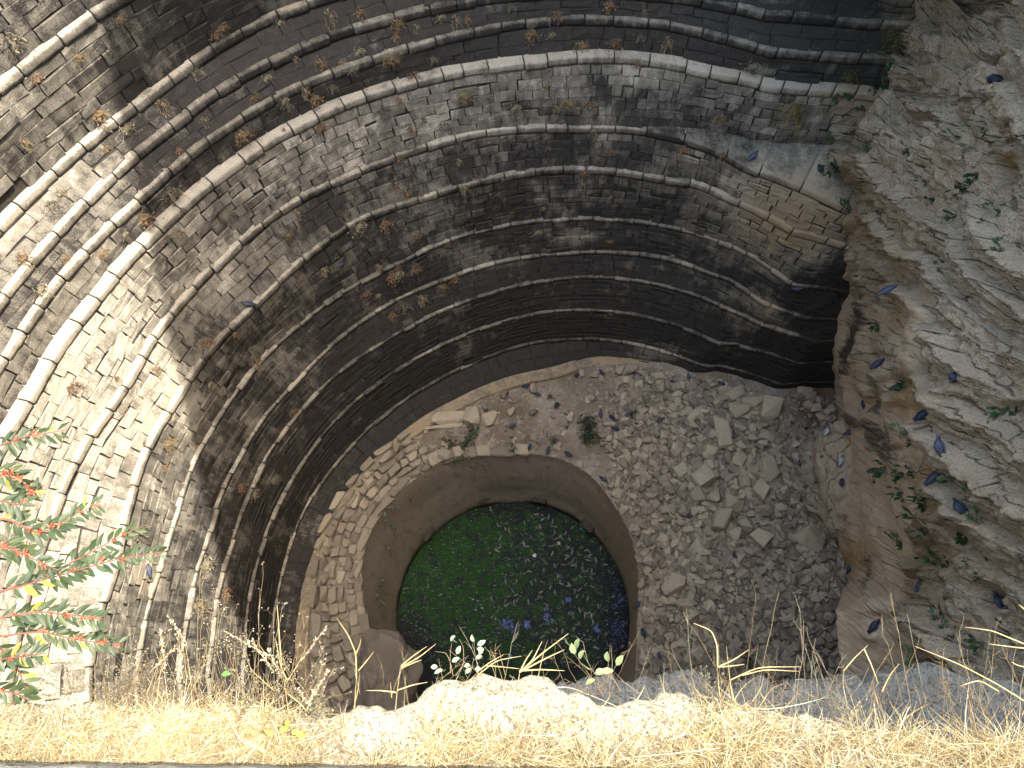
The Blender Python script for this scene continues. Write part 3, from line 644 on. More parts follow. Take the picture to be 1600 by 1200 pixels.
c = unpD(613, 1092, 26.4); tag(obj('rock_buttress', blob_rock('rock_buttress', c, (.72, 1.7, 1.3), 5, M['rub'], {'rnd': 1.}, .5, 80, .5, .05)), kind='structure')

# ------------------------------------------------------------------ ledges below the lens, cliff under them, plateau, added shadow wall on the rim
def ledge(name, edge, D, south, thick, mat, nz, seed, drop=.0, rnd=.1, ny=40):
    dv = lambda a: np.interp(a, *zip(*D)) if isinstance(D, list) else D
    ex = np.array([unpD(a, b, dv(a))[:2] for a, b in edge]); dx = np.array([dv(a) for a, b in edge]); xs = np.linspace(ex[0, 0], ex[-1, 0], 320); ys = np.interp(xs, ex[:, 0], ex[:, 1])
    assert (np.diff(ex[:, 0]) > 0).all()
    ys = ys + .32 * rnd * fbm(np.stack([xs / rnd, xs * 0, xs * 0], -1), .7, 5, seed, .62)
    rowsL = []
    for f in np.linspace(0, 1, ny) ** 1.6:
        y = south + (ys - south) * (1 - f) if False else ys - (ys - south) * f
        z = CAMZ - np.interp(xs, ex[:, 0], dx) - drop * (1 - f)
        z = z - rnd * .5 * np.exp(-(ys - y) / (rnd * .35))
        rowsL.append(np.stack([xs, y, z], -1))
    top = np.stack(rowsL); P = top.copy(); top[..., 2] += nz * fbm(P, .25 / max(nz, .01) * .25, 5, seed) 
    under = []
    for f in (.06, .2, .5, 1.0):
        q = top[0].copy(); q[:, 2] -= thick * f; q[:, 1] += .10 * rnd * math.sin(f * 3) - f * thick * .06; q[:, 1] += rnd * .4 * fbm(q, 1.2 / rnd * .3, 3, seed + 1) * f; under.append(q)
    A = np.concatenate([np.stack(under[::-1]), top]); V = A.reshape(-1, 3); F = [f for f in gridF(A.shape[0], A.shape[1])]
    bvh_add(V, F); return mesh(name, V, F, mat)
LEDGE_E = [(-2600,1110),(-500,1100),(0,1098),(200,1098),(400,1104),(530,1118),(556,1104),(600,1102),(652,1099),(664,1080),(684,1066),(720,1062),(760,1060),(800,1061),(840,1060),(862,1066),(880,1088),(930,1096),(1000,1094),(1060,1088),(1120,1094),(1180,1108),(1260,1126),(1340,1138),(1450,1150),(1600,1160),(2200,1168)]
tag(obj('ledge', ledge('ledge', LEDGE_E, 2.6, -1.4, 2.0, M['ledge'], .010, 5, 0, .05, 46)), kind='structure')
LOW_E = [(835,1085),(850,1066),(880,1053),(960,1046),(1035,1052),(1120,1056),(1220,1061),(1300,1068),(1335,1058),(1400,1052),(1480,1050),(1540,1053),(1620,1062),(1900,1080)]
tag(obj('lower_ledge', ledge('lower_ledge', LOW_E, [(835, 12.9), (1320, 12.7), (1480, 11.4), (1620, 10.2), (1900, 8.6)], -3.0, 4.0, M['low'], .16, 15, .25, .5, 40)), kind='structure')
# rock wall under the ledges, down to the floor
xs = np.linspace(-16, 14, 120); zs = np.linspace(-.5, 25.2, 60); X, Zg = np.meshgrid(xs, zs); Y = -.75 + 0 * X - .02 * (25 - Zg); P = np.stack([X, Y, Zg], -1); P[..., 1] -= .35 + .3 * fbm(P, .5, 4, 33)
tag(obj('south_cliff', mesh('south_cliff', P.reshape(-1, 3), [f[::-1] for f in gridF(60, 120)], M['low'])), kind='structure')
# plateau: one sheet from the well rim to the horizon
th = np.arange(0, 360, 3.0)
def hole(t):
    a = math.radians(t); d = np.array([math.cos(a), math.sin(a)]); R = float(Rr(len(DL) - 1, t)) if 24 < t < 210 else 17.5
    p = AX + R * d
    if t <= 60 or t > 300:                                   # east: rock edge
        R = min(R, (9.6 - AX[0]) / max(d[0], .05)); p = AX + R * d
    if p[1] < -1.1: R = (-1.1 - AX[1]) / d[1]; p = AX + R * d
    return p
H0 = np.array([hole(t) for t in th]); ringsG = []
for f, zz in ((0, 25.8), (1.5, 25.9), (8, 26.1), (40, 26.), (300, 25.), (2500, 22.)):
    d = np.stack([np.cos(np.radians(th)), np.sin(np.radians(th))], -1); ringsG.append(np.concatenate([H0 + d * f, np.full((len(th), 1), zz)], 1))
tag(obj('ground', mesh('ground', np.concatenate(ringsG), gridF(len(ringsG), len(th), True), M['soil'])), kind='structure')

# unseen wall added on the rim to throw the long straight shadow
e0, e1 = np.array([6.1, 14.3]), np.array([12.3, 2.15]); dd = (e1 - e0) / np.linalg.norm(e1 - e0); nn = np.array([-dd[1], dd[0]])
if nn[0] < 0: nn = -nn
a, b = e0 - dd * 7, e1 + dd * 15; hz = CAMZ + 24.0
caster = empty('shadow_caster', (float(e1[0]), float(e1[1]), 24.0)); tag(caster, 'tall plain wall added out of view on the right rim to throw the straight shadow', 'wall'); FO = np.array(caster.location)
def boxbetween(a, b, t0, t1, z0, z1):
    q = [a + nn * t0, b + nn * t0, b + nn * t1, a + nn * t1]; V = np.array([[*p, z] for z in (z0, z1) for p in q]); return V, [(3, 2, 1, 0), (4, 5, 6, 7), (0, 1, 5, 4), (1, 2, 6, 5), (2, 3, 7, 6), (3, 0, 4, 7)]
for nm, t0, t1, z0, z1 in (('wall_body', .15, 2.0, 21.5, hz - .5), ('wall_cap', 0, 2.15, hz - .5, hz), ('leak_blocker', 1.3, 12, 17.5, 29.0)):  # last block is added only to stop sun leaking under the wall
    V, F = boxbetween(a if nm != 'leak_blocker' else e0 - dd * 12, b if nm != 'leak_blocker' else e0 + dd * 1.5, t0, t1, z0, z1); n = len(V)
    obj(nm, mesh(nm, V - FO, F, M['mas'], {'stain': np.full(n, .3), 'tan': np.full(n, .3), 'rnd': np.full(n, .5), 'edge': np.zeros(n)}, False), caster)

# ------------------------------------------------------------------ things are set down on the surfaces they rest on
BVH = BVHTree.FromPolygons([tuple(v) for v in np.concatenate(BV)], BF)
CAMV = Vector((0, 0, CAMZ))
def hit(px, py):
    p, n, i, d = BVH.ray_cast(CAMV, ray(px, py))
    if p is None: return None, None
    if n.dot(ray(px, py)) > 0: n = -n
    return p, n

# ------------------------------------------------------------------ boulders and rubble
HR = []
for k in range(14):
    V, F = hull_rock(300 + k, 15 + k % 7, 1, .72 + .03 * (k % 6), .55 + .05 * (k % 5)); HR.append((V, F))
RM = [mesh('rubble_stone', V, F, M['rub'], {'rnd': np.full(len(V), (k % 5) * .12)}, False) for k, (V, F) in enumerate(HR)]
BIG = [(1127,678,56,24,100,.5,'long narrow stone slab lying like a post across the rubble, a pigeon beside it'),(1202,645,44,34,70,.7,'big pale angular block with a slanted face near the dark corner of the rubble'),(1176,627,34,30,60,.6,'pale split block left of the big angular block under the wall foot'),
       (1147,616,34,18,30,.5,'flat elongated block right under the foot of the wall'),(1150,641,32,24,25,.6,'squarish block below the flat elongated one'),(1086,651,36,17,50,.6,'thin tilted slab left of the long post-like slab'),(1114,631,19,16,0,.7,'small round white stone beneath the wall foot'),
       (1058,642,20,15,20,.6,'small brick-shaped stone at the left of the tilted slab'),(1195,682,30,18,-25,.5,'low flat triangular stone below the big angular block'),(1098,749,36,30,40,.6,'large broken block with two stones leaning on it'),(1063,735,24,18,35,.6,'rounded block left of the large broken block'),
       (1107,728,16,20,80,.7,'upright stub stone above the large broken block'),(1153,721,26,22,-30,.7,'cube-like stone with a pale top beside a reddish hollow'),(1196,735,42,26,-65,.6,'wide sloping slab in the middle of the rubble heap'),(1150,788,42,28,-20,.6,'hollow-edged boulder at the top of the lower stone row'),
       (1186,768,28,24,60,.7,'knobbly boulder right of the hollow-edged one'),(1127,815,40,28,70,.7,'tall boulder at the left end of the lower stone row'),(1145,838,26,22,0,.6,'block in the lower stone row next to the tall boulder'),(1187,841,30,26,45,.7,'diamond-shaped block at the right end of the lower stone row'),
       (1267,848,50,38,5,.7,'largest squared boulder by the foot of the rock face'),(1161,754,17,16,0,.7,'small cube stone in the middle of the rubble'),(1050,914,34,26,65,.6,'isolated big boulder on the bare ground right of the inner shaft'),(1068,944,22,18,10,.6,'smaller stone touching the isolated big boulder'),
       (1256,611,26,13,5,.5,'flat reddish stone in the dark corner under the wall'),(1110,705,20,14,-30,.6,'pale pointed stone below the long post-like slab'),(700,655,62,26,12,.35,'broad flat slab on the bare ground under the wall at the left'),(736,652,30,30,80,.4,'square flat slab right of the broad flat one'),(765,655,26,22,20,.35,'third flat slab, smallest and rightmost of the slabs under the wall'),
       (690,668,70,7,8,.25,'thin stone beam lying below the broad flat slab'),(665,672,16,9,-70,.5,'short stub stone at the left end of the thin beam')]
def px_rot(px, py, deg):                                   # direction on the ground for a direction in the photograph
    a, b = unpD(px, py, 28), unpD(px + 10 * math.cos(math.radians(deg)), py - 10 * math.sin(math.radians(deg)), 28); return math.atan2(b[1] - a[1], b[0] - a[0])
PIX = 30.5 / FOC
taken = []
for k, (px, py, L, Wd, rot, hh, lab) in enumerate(BIG):
    p, n = hit(px, py); z = p.z if p else 0; P = unpD(px, py, CAMZ - z)
    V, F = hull_rock(900 + k, 16 + k % 6, L * PIX * 1.25, Wd * PIX * 1.3, max(min(L, Wd) * PIX * hh * 2.0, .25))
    o = tag(obj('boulder', mesh('boulder', V, F, M['rub'], {'rnd': np.zeros(len(V))}, False)), lab, 'boulder')
    o.location = (P[0], P[1], z + V[:, 2].max() * .6); o.rotation_euler = (random.gauss(0, .24), random.gauss(0, .24), px_rot(px, py, rot)); taken.append((px, py, max(L, Wd) * .5))
def on_floor(px, py):
    P = unpD(px, py, 28)[:2]; d = P - RC; a = math.degrees(math.atan2(d[1], d[0])) % 360
    if np.hypot(*d) < float(rimR(a)) + .12: return False
    q = P - AX; th = math.degrees(math.atan2(q[1], q[0])) % 360
    return np.hypot(*q) < float(Rr(0, th)) - .15
def dens(px, py):                                          # how thickly stones lie
    d = float(sstep(925, 985, px + 12 * math.sin(py * .05))) * (1 if py > 560 else 0)
    d *= 1 - .75 * math.exp(-(((px - 1262) / 38) ** 2 + ((py - 655) / 32) ** 2)) - .55 * math.exp(-(((px - 1040) / 32) ** 2 + ((py - 985) / 70) ** 2))
    d *= 1 - .5 * math.exp(-(((px - 1000) / 40) ** 2 + ((py - 760) / 30) ** 2)) * 0
    return max(d, .10 if py < 720 and px > 640 else .03)
n = 0; tries = 0
while n < 270 and tries < 20000:
    tries += 1; px, py = random.uniform(640, 1312), random.uniform(568, 1062)
    if not on_floor(px, py) or random.random() > dens(px, py): continue
    sz = random.choice([8, 9, 10, 11, 12, 13, 14, 17, 20, 24]) * (1.1 if 1080 < px < 1230 and py < 880 else .85) * (.8 if py > 880 else 1)
    if any((px - a) ** 2 + (py - b) ** 2 < (c * .8 + sz * .35) ** 2 for a, b, c in taken): continue
    p, nn_ = hit(px, py)
    if p is None or p.z < -.5 or p.z > 1.5: continue
    taken.append((px, py, sz * .5)); k = n % 14; s = sz * PIX * 1.15
    o = obj('rubble_stone', RM[k]); o.location = (p.x, p.y, p.z + s * .2); o.scale = (s, s * random.uniform(.8, 1.1), s * random.uniform(1.0, 1.45))
    o.rotation_euler = (random.gauss(0, .3), random.gauss(0, .3), random.uniform(0, 6.28))
    tag(o, ('big' if sz > 13 else 'middling' if sz > 8.5 else 'small') + ' loose limestone piece ' + ('on the bare earth between wall foot and shaft' if px < 930 else 'in the rubble close under the wall foot' if py < 640 else 'on the dark pebbles beside the rock face' if py > 860 and px > 1130 else 'in the heart of the rubble heap' if px > 1060 and py < 860 else 'on the rubble next to the shaft rim'), 'stone', 'loose stones of the rubble heap'); n += 1
SMALL = []
for k in range(8):
    r = np.random.default_rng(k + 50); P = r.uniform(-1, 1, (11, 3)); P = np.sign(P) * np.abs(P) ** .6; P /= np.maximum(np.linalg.norm(P, axis=1), 1.1)[:, None]; bm = bmesh.new()
    for q in P: bm.verts.new(q * np.array([.5, .4, .32]))
    bmesh.ops.convex_hull(bm, input=bm.verts[:])
    for v in [v for v in bm.verts if not v.link_faces]: bm.verts.remove(v)
    bm.verts.index_update(); SMALL.append((np.array([v.co[:] for v in bm.verts]), [[v.index for v in f.verts] for f in bm.faces])); bm.free()
mb = MB(); n = 0; tries = 0; r = np.random.default_rng(77)
while n < 9000 and tries < 60000:
    tries += 1; px, py = r.uniform(560, 1318), r.uniform(566, 1075)
    if not on_floor(px, py) or r.random() > dens(px, py): continue
    cl = .5 + .5 * float(vnoise(np.array([px * .03, py * .03, 0.]), 1., 5))
    if r.random() > .35 + .65 * cl: continue
    p, nn_ = hit(px, py)
    if p is None or p.z < -.5 or p.z > 1.5: continue
    s = min(2.3 * (1 - r.random()) ** -.72, 14) * PIX * 1.45
    V, F = SMALL[n % 8]; c, q = math.cos(a := r.uniform(0, 6.28)), math.sin(a); V = V * s * np.array([1, 1, 1.5]); V = np.stack([V[:, 0] * c - V[:, 1] * q, V[:, 0] * q + V[:, 1] * c, V[:, 2]], -1) + np.array([p.x, p.y, p.z + s * .18])
    mb.add(V, F, rnd=r.uniform(0, 1)); n += 1
tag(obj('rubble', mb.build('rubble', M['rub'], False)), kind='stuff')

# ------------------------------------------------------------------ floating litter on the water
C3 = lambda *c: np.array(c, float)
def bottle_mesh(col, k):
    prof = [(-.13, .0), (-.13, .028), (-.04, .033), (.05, .033), (.09, .018), (.12, .012), (.135, .012), (.135, 0)]
    n_ = 8; V = []; 
    for x, r_ in prof:
        for j in range(n_): t = j * 2 * math.pi / n_; V.append((x, max(r_, .001) * math.cos(t), max(r_, .001) * math.sin(t)))
    V = np.array(V); cc = np.tile(col, (len(V), 1)); cc[-16:] = C3(.05, .10, .25) if k % 2 else C3(.3, .3, .3); return mesh('bottle', V, gridF(len(prof), n_, True), M['litter'], {'col': cc})
BM_ = [bottle_mesh(C3(*c), k) for k, c in enumerate([(.22, .20, .16), (.12, .13, .10), (.28, .26, .21), (.15, .12, .085), (.09, .13, .09), (.22, .23, .24)])]
n = 0
while n < 235:
    px, py = random.gauss(885, 60), random.uniform(795, 1035)
    if random.random() < .12: px = random.uniform(650, 980)
    if math.hypot(px - 803, py - 963) > 174 or (px < 760 and random.random() < .8): continue
    P = unpD(px, py, 33); o = obj('bottle', BM_[n % 6]); s = random.uniform(.55, .98); o.location = (P[0], P[1], -4.985); o.scale = (s, s * 1.35, s * 1.1); o.rotation_euler = (random.uniform(0, 6), random.gauss(0, .08), random.uniform(0, 6.28))
    tag(o, 'dull empty bottle floating ' + ('on the green weed in the left half of the water' if px < 800 else 'in the thick litter in the middle of the water, upper part' if px < 900 and py < 900 else 'in the thick litter in the middle of the water, lower part' if px < 900 else 'near the right wall of the shaft, upper part' if py < 900 else 'near the right wall of the shaft, lower part'), 'bottle', 'bottles floating on the well water'); n += 1
def scrap(px, py, size, col, name, lab, cat, n_=5, seed=0, D=33):
    r = np.random.default_rng(seed); P = unpD(px, py, D); a = np.sort(r.uniform(0, 6.28, 9)); rr = r.uniform(.45, 1, 9) * size * PIX * 1.1 * .5
    top = np.stack([rr * np.cos(a), rr * np.sin(a), r.uniform(.01, .05, 9)], -1); V = np.concatenate([[[0, 0, .07]], top, top * np.array([.9, .9, 0]) - [0, 0, .02]]); F = [(0, 1 + i, 1 + (i + 1) % 9) for i in range(9)] + [(1 + i, 10 + i, 10 + (i + 1) % 9, 1 + (i + 1) % 9) for i in range(9)]
    o = obj(name, mesh(name, V, F, M['litter'], {'col': np.tile(C3(*col), (len(V), 1))}, False)); o.location = P; tag(o, lab, cat)
for k, (px, py, s, nb, lab) in enumerate([(795, 976, 22, 9, 'big cluster of torn blue plastic floating left of centre on the weed'), (824, 976, 10, 4, 'narrow torn blue plastic piece right of the big blue cluster'), (932, 983, 12, 4, 'bright blue plastic piece near the right side of the water'), (855, 962, 14, 5, 'dim blue plastic shreds above the narrow blue piece'), (888, 936, 10, 3, 'pale blue plastic shred in the middle of the bottles')]):
    ob = MB(); r = np.random.default_rng(k); P = unpD(px, py, 33)
    for q in range(nb * 3):
        c = r.normal(0, s * PIX * .28, 2); a = r.uniform(0, 6.28, 5); a.sort(); rr = r.uniform(.4, 1, 5) * .11; V = np.stack([c[0] + rr * np.cos(a), c[1] + rr * np.sin(a), r.uniform(.02, .09, 5)], -1); V = np.concatenate([V, V - [0, 0, .025]]); ob.add(V, [(0, 1, 2, 3, 4), (9, 8, 7, 6, 5)] + [(i, 5 + i, 5 + (i + 1) % 5, (i + 1) % 5) for i in range(5)], col=C3(.12, .16, .42) * r.uniform(.5, 1.2))
    o = obj('plastic_scrap', ob.build('plastic_scrap', M['litter'], False)); o.location = P; tag(o, lab, 'plastic')
ob = MB(); r = np.random.default_rng(8)
for q in range(190):
    px, py = r.normal(966, 8), r.choice([930, 940, 975, 985, 1000]) + r.normal(0, 7)
    if math.hypot(px - 803, py - 963) > 179: continue
    P = unpD(px, py, 33 - r.uniform(.0, .06)); a = np.sort(r.uniform(0, 6.28, 4)); rr = r.uniform(.3, 1, 4) * .075; V = np.stack([P[0] + rr * np.cos(a), P[1] + rr * np.sin(a), P[2] + r.uniform(.0, .05, 4)], -1); ob.add(V, [(0, 1, 2, 3)], col=C3(.09, .115, .30) * r.uniform(.25, 1.1))
for q in range(6500):
    px, py = r.uniform(622, 985), r.uniform(785, 1045)
    if math.hypot(px - 803, py - 963) > 177: continue
    P = unpD(px, py, 33 - r.uniform(.0, .03)); a = np.sort(r.uniform(0, 6.28, 4)); rr = r.uniform(.3, 1, 4) * r.uniform(.02, .06); V = np.stack([P[0] + rr * np.cos(a) * 1.6, P[1] + rr * np.sin(a), P[2] + r.uniform(.0, .03, 4)], -1)
    ob.add(V, [(0, 1, 2, 3)], col=[C3(.02, .07, .02), C3(.05, .12, .03), C3(.15, .15, .12), C3(.03, .035, .03), C3(.08, .07, .03), C3(.28, .28, .26)][int(r.choice(6, p=[.3, .25, .12, .22, .08, .03]))])
tag(obj('floating_debris', ob.build('floating_debris', M['litter'], False)), kind='stuff')
scrap(836, 868, 9, (.62, .62, .60), 'paper_scrap', 'small white square scrap floating in the upper middle of the water', 'scrap', seed=3)
scrap(908, 826, 6, (.05, .32, .24), 'plastic_scrap', 'tiny turquoise plastic piece near the upper right edge of the water', 'plastic', seed=4)
V, F = hull_rock(12, 40, .17, .17, .16); o = obj('ball', mesh('ball', V, F, M['litter'], {'col': np.tile(C3(.45, .42, .34), (len(V), 1))})); o.location = unpD(873, 849, 32.95); tag(o, 'pale round ball floating above the white scrap', 'ball')
scrap(974, 1009, 9, (.35, .2, .04), 'plastic_scrap', 'orange plastic piece at the lower right edge of the water', 'plastic', seed=6)
scrap(796, 1025, 12, (.16, .24, .34), 'plastic_bag', 'pale blue bag floating close behind the grass tips', 'bag', seed=7)

# ------------------------------------------------------------------ pigeons
def loft(R_, n_):
    V = []
    for x, z, ry, rz, *_ in R_:
        for j in range(n_): t = j * 2 * math.pi / n_; V.append((x, ry * math.cos(t), z + rz * math.sin(t)))
    V = np.array(V); F = gridF(len(R_), n_, True); F += [tuple(range(n_))[::-1], tuple(range((len(R_) - 1) * n_, len(R_) * n_))]; return V, F
PR = [(-.185, .055, .030, .004, 't'), (-.16, .060, .036, .007, 't'), (-.10, .070, .034, .018, 'b'), (-.05, .082, .052, .044, 'b'), (.0, .09, .064, .06, 'b'), (.05, .098, .062, .063, 'b'), (.085, .115, .046, .05, 'n'), (.105, .138, .032, .034, 'n'), (.118, .158, .026, .027, 'h'), (.135, .165, .025, .025, 'h'), (.150, .164, .018, .018, 'h'), (.158, .161, .008, .008, 'k'), (.178, .156, .002, .002, 'k')]
PALS = {'grey': dict(t=(.035, .04, .06), b=(.055, .064, .10), n=(.022, .028, .045), h=(.04, .05, .075), k=(.03, .03, .03), w=(.065, .08, .125)), 'dark': dict(t=(.02, .022, .035), b=(.04, .045, .075), n=(.02, .025, .045), h=(.022, .025, .04), k=(.02, .02, .02), w=(.045, .052, .09)), 'white': dict(t=(.12, .13, .15), b=(.5, .5, .52), n=(.16, .17, .2), h=(.09, .1, .13), k=(.05, .04, .04), w=(.46, .47, .5))}
def pigeon_proto(pal):
    c = PALS[pal]; V, F = loft(PR, 10); cc = np.repeat(np.array([c[q[4]] for q in PR]), 10, 0); body = mesh('body', V, F, M['feather'], {'col': cc})
    ws = []
    for s in (-1, 1):
        R_ = [(-.155, .078, .006, .010), (-.11, .084, .012, .022), (-.06, .092, .015, .036), (.0, .102, .017, .045), (.045, .108, .014, .040), (.065, .11, .005, .018)]
        V, F = loft(R_, 8); V[:, 1] += s * np.repeat([.022, .036, .050, .056, .052, .046], 8); cw = np.tile(np.array(c['w']), (len(V), 1)); cw[:8] = c['t']; cw[8:16] = np.array(c['t']) * 1.1; cw[16:24] = np.array(c['w']) * .55; ws.append(mesh('wing', V, F if s > 0 else F, M['feather'], {'col': cw}))
    ls = []
    for s in (-1, 1):
        mb = MB(); V, F = tube([(.015, s * .025, .05), (.01, s * .025, .02), (.012, s * .026, .003)], [.008, .004, .004], 5); mb.add(V, F, col=C3(.25, .06, .05))
        for dy in (-.012, 0, .012): V, F = tube([(.01, s * .025, .005), (.042, s * .025 + dy, .003)], [.003, .002], 4); mb.add(V, F, col=C3(.25, .06, .05))
        ls.append(mb.build('leg', M['feather']))
    return body, ws, ls
PG = {k: pigeon_proto(k) for k in PALS}
def pigeon(px, py, deg, lab, pal='grey', scale=1.0, lift=0.0, parts=True, floorish=False):
    p, n = hit(px, py)
    if p is None: return
    d = ray(px, py); a = unpZ(px, py, 10); b_ = unpZ(px + 10 * math.cos(math.radians(deg)), py - 10 * math.sin(math.radians(deg)), 10); h = b_ - a; ang_ = math.atan2(h[1], h[0])
    o = empty('pigeon', tuple(p + Vector((n.x, n.y, 0)) * (.05 if n.z < .6 else 0) + Vector((0, 0, lift)))); o.rotation_euler = (0, random.gauss(0, .06), ang_); o.scale = (scale,) * 3
    tag(o, lab, 'pigeon', 'pigeons resting in the well'); B, Ws, Ls = PG[pal]
    obj('body', B, o)
    if parts:
        for w in Ws: obj('wing', w, o)
        for l in Ls: obj('leg', l, o)
PGS = [(1550,130,200,'pigeon on the ledge highest up the rock face at the right edge','dark'),(1386,455,20,'pigeon in the shadowed notch left of the rock face, above a tuft of pale leaves','grey'),(1371,572,35,'pigeon on the pale bulge of the rock, below the notch','dark'),(1490,596,225,'dark blue pigeon crouching on the bare pale rock in the right middle','dark'),(1405,609,10,'black winged pigeon by the small ochre hollow in the rock','dark'),
       (1350,635,95,'slim dark pigeon sitting upright on the sandy streaked face','dark'),(1440,654,30,'black pigeon tucked in a small hole of the rock face','dark'),(1291,677,60,'white and black mottled pigeon on top of the rock outcrop','white'),(1313,720,70,'white pigeon on the side of the rock outcrop','white'),(1313,756,250,'grey pigeon in the hollow below the white pigeon','grey'),(1328,677,20,'dark pigeon on the outcrop, right of the mottled one','dark'),
       (1465,705,100,'blue-grey pigeon with two wing bars facing up on the rock','grey'),(1457,751,40,'blue-grey pigeon behind the thin vine stems','grey'),(1495,796,130,'blue-grey pigeon below the vine, nearest to the green leaves','grey'),(1557,942,125,'pigeon inside the dark oval hole of the rock near the right edge','grey'),(1365,980,50,'dark pigeon on the top of the lower sandstone block','dark'),(1436,920,90,'dark pigeon in the pocket above the lower sandstone block','dark'),(1328,888,60,'small dark pigeon on the streaked foot of the sandstone','dark'),
       (1176,247,40,'grey pigeon on the leftmost of the big white coping stones','grey'),(1280,268,270,'dark pigeon on the big white coping stone beside the green plant','dark'),(1245,452,350,'dark pigeon on the wall above the black stained corner','dark'),(530,415,350,'pigeon on the lip of the shaded wall, upper of the two at the left','dark'),(389,478,180,'pigeon on the lip of the shaded wall, near the edge of the sunlight','dark'),(232,891,110,'sunlit pigeon sitting on the pale patch of the wall beside the flowering twig','grey'),
       (1035,1049,30,'blue-grey pigeon on the shaded lower ledge, left one of two','grey'),(1220,1056,5,'blue-grey pigeon on the shaded lower ledge, beneath the bent grass stalk','grey')]
for px, py, dg, lab, pal in PGS: pigeon(px, py, dg, lab, pal, 1.2)
FPG = [(901,589,'pigeon nearest the wall foot at the top left of the rubble'),(940,586,'pigeon on a pale stone close to the wall foot'),(994,589,'pigeon on the rubble straight under the highest point of the wall foot'),(1051,601,'pigeon on the rubble left of the thin tilted slab'),(790,616,'pigeon on the bare earth closest to the plinth'),(822,606,'pigeon on the bare earth near the plinth, right of another'),(840,619,'pigeon on the bare earth below the two near the plinth'),(869,636,'lone pigeon on the bare earth left of the small green bush'),
       (800,668,'pigeon above the little step behind the shaft rim'),(938,648,'pigeon just right of the top of the tall green bush'),(957,656,'pigeon second to the right of the tall green bush'),(980,650,'pigeon third to the right of the tall green bush'),(959,672,'pigeon below the row of three beside the tall bush'),(996,667,'pigeon on a stone right of the row beside the tall bush'),(1031,658,'pigeon on the open rubble between the tall bush and the long slab'),(953,700,'pigeon low at the foot of the tall green bush'),(888,712,'pigeon on the very rim of the shaft at its top right'),
       (856,705,'pigeon on the shaft rim, left of the one at the top right'),(827,702,'pigeon on the shaft rim nearest the grey bush'),(942,751,'pigeon where the shaft rim starts to bend down on the right'),(1075,592,'dark pigeon at the wall foot above the tilted slab'),(1126,602,'pigeon tight under the wall foot at the right'),(1141,677,'pigeon right beside the long post-like slab'),(1070,667,'pigeon left of the long post-like slab'),(1249,727,'pigeon standing on rubble just left of the rock outcrop'),
       (1090,861,'pigeon on the bare ground below the lower stone row'),(1073,808,'pigeon left of the lower stone row'),(1146,871,'dark pigeon under the lower stone row'),(1244,935,'pigeon on the dark pebbles left of the rock foot'),(997,947,'pigeon on the right rim of the shaft, upper of two'),(1004,989,'pigeon on the right rim of the shaft, lower of two'),(1028,1023,'pigeon right of the shaft rim just above the lower ledge'),(1085,906,'pigeon on the ground right of the isolated big boulder')]
for px, py, lab in FPG: pigeon(px, py, random.uniform(0, 360), 'dark ' + lab if not lab.startswith('dark') and random.random() < .0 else lab, random.choice(['dark', 'dark', 'grey']), 1.05, .08, True)

# ------------------------------------------------------------------ plants on the wall, the rock and the floor
def leaf(L, wd, fold=.25, bend=.25):                       # a pointed leaf along +x
    xs = np.array([0, .25, .55, .82, 1.0]) * L; w = np.array([.06, .8, 1, .62, .02]) * wd * .5; V = []
    for x, q in zip(xs, w): z = -bend * (x / L) ** 2 * L; V += [(x, -q, z + q * fold), (x, 0, z), (x, q, z + q * fold)]
    F = []
    for i in range(4): F += [(3 * i, 3 * i + 1, 3 * i + 4, 3 * i + 3), (3 * i + 1, 3 * i + 2, 3 * i + 5, 3 * i + 4)]
    return np.array(V), F
def place(V, P, d, roll=0.):                               # turn +x onto d
    q = Vector((1, 0, 0)).rotation_difference(Vector(d)) @ Quaternion((1, 0, 0), roll); return V @ np.array(q.to_matrix()).T + np.asarray(P)
def tuft_mesh(seed, col, n_=26, L=.25, droop=.8, wd=.0055):  # +x out of the wall, +z up
    r = np.random.default_rng(seed); mb = MB()
    for k in range(n_):
        a = r.uniform(-1.3, 1.3); el = r.uniform(-.6, .9); d = np.array([math.cos(a) * math.cos(el), math.sin(a) * math.cos(el), math.sin(el)]); l = L * r.uniform(.5, 1.2); t = np.linspace(0, 1, 5)
        P = t[:, None] * d * l * .75; P[:, 2] -= droop * l * t ** 2 * r.uniform(.5, 1.1); P += np.cumsum(r.normal(0, .016, P.shape), 0) * t[:, None]; P[:, 0] += .02; P += r.normal(0, .05, 3) * np.array([.3, 1, 1])
        V, F = tube(P, np.array([1, .9, .8, .7, .3]) * wd, 3); mb.add(V, F, col=np.array(col) * r.uniform(.55, 1.3))
        if r.random() < .8:
            for q in (2, 3, 4): V, F = leaf(.07, .025); V = place(V, P[q], r.normal(0, 1, 3) + [0, 0, -.6], r.uniform(0, 6)); mb.add(V, F, col=np.array(col) * r.uniform(.6, 1.35))
    return mb.build('dry_tuft', M['twig'], False)
TM = [tuft_mesh(k, c) for k, c in enumerate([(.25, .18, .10), (.20, .135, .08), (.29, .225, .135), (.18, .155, .11), (.23, .15, .085), (.28, .24, .165)])]
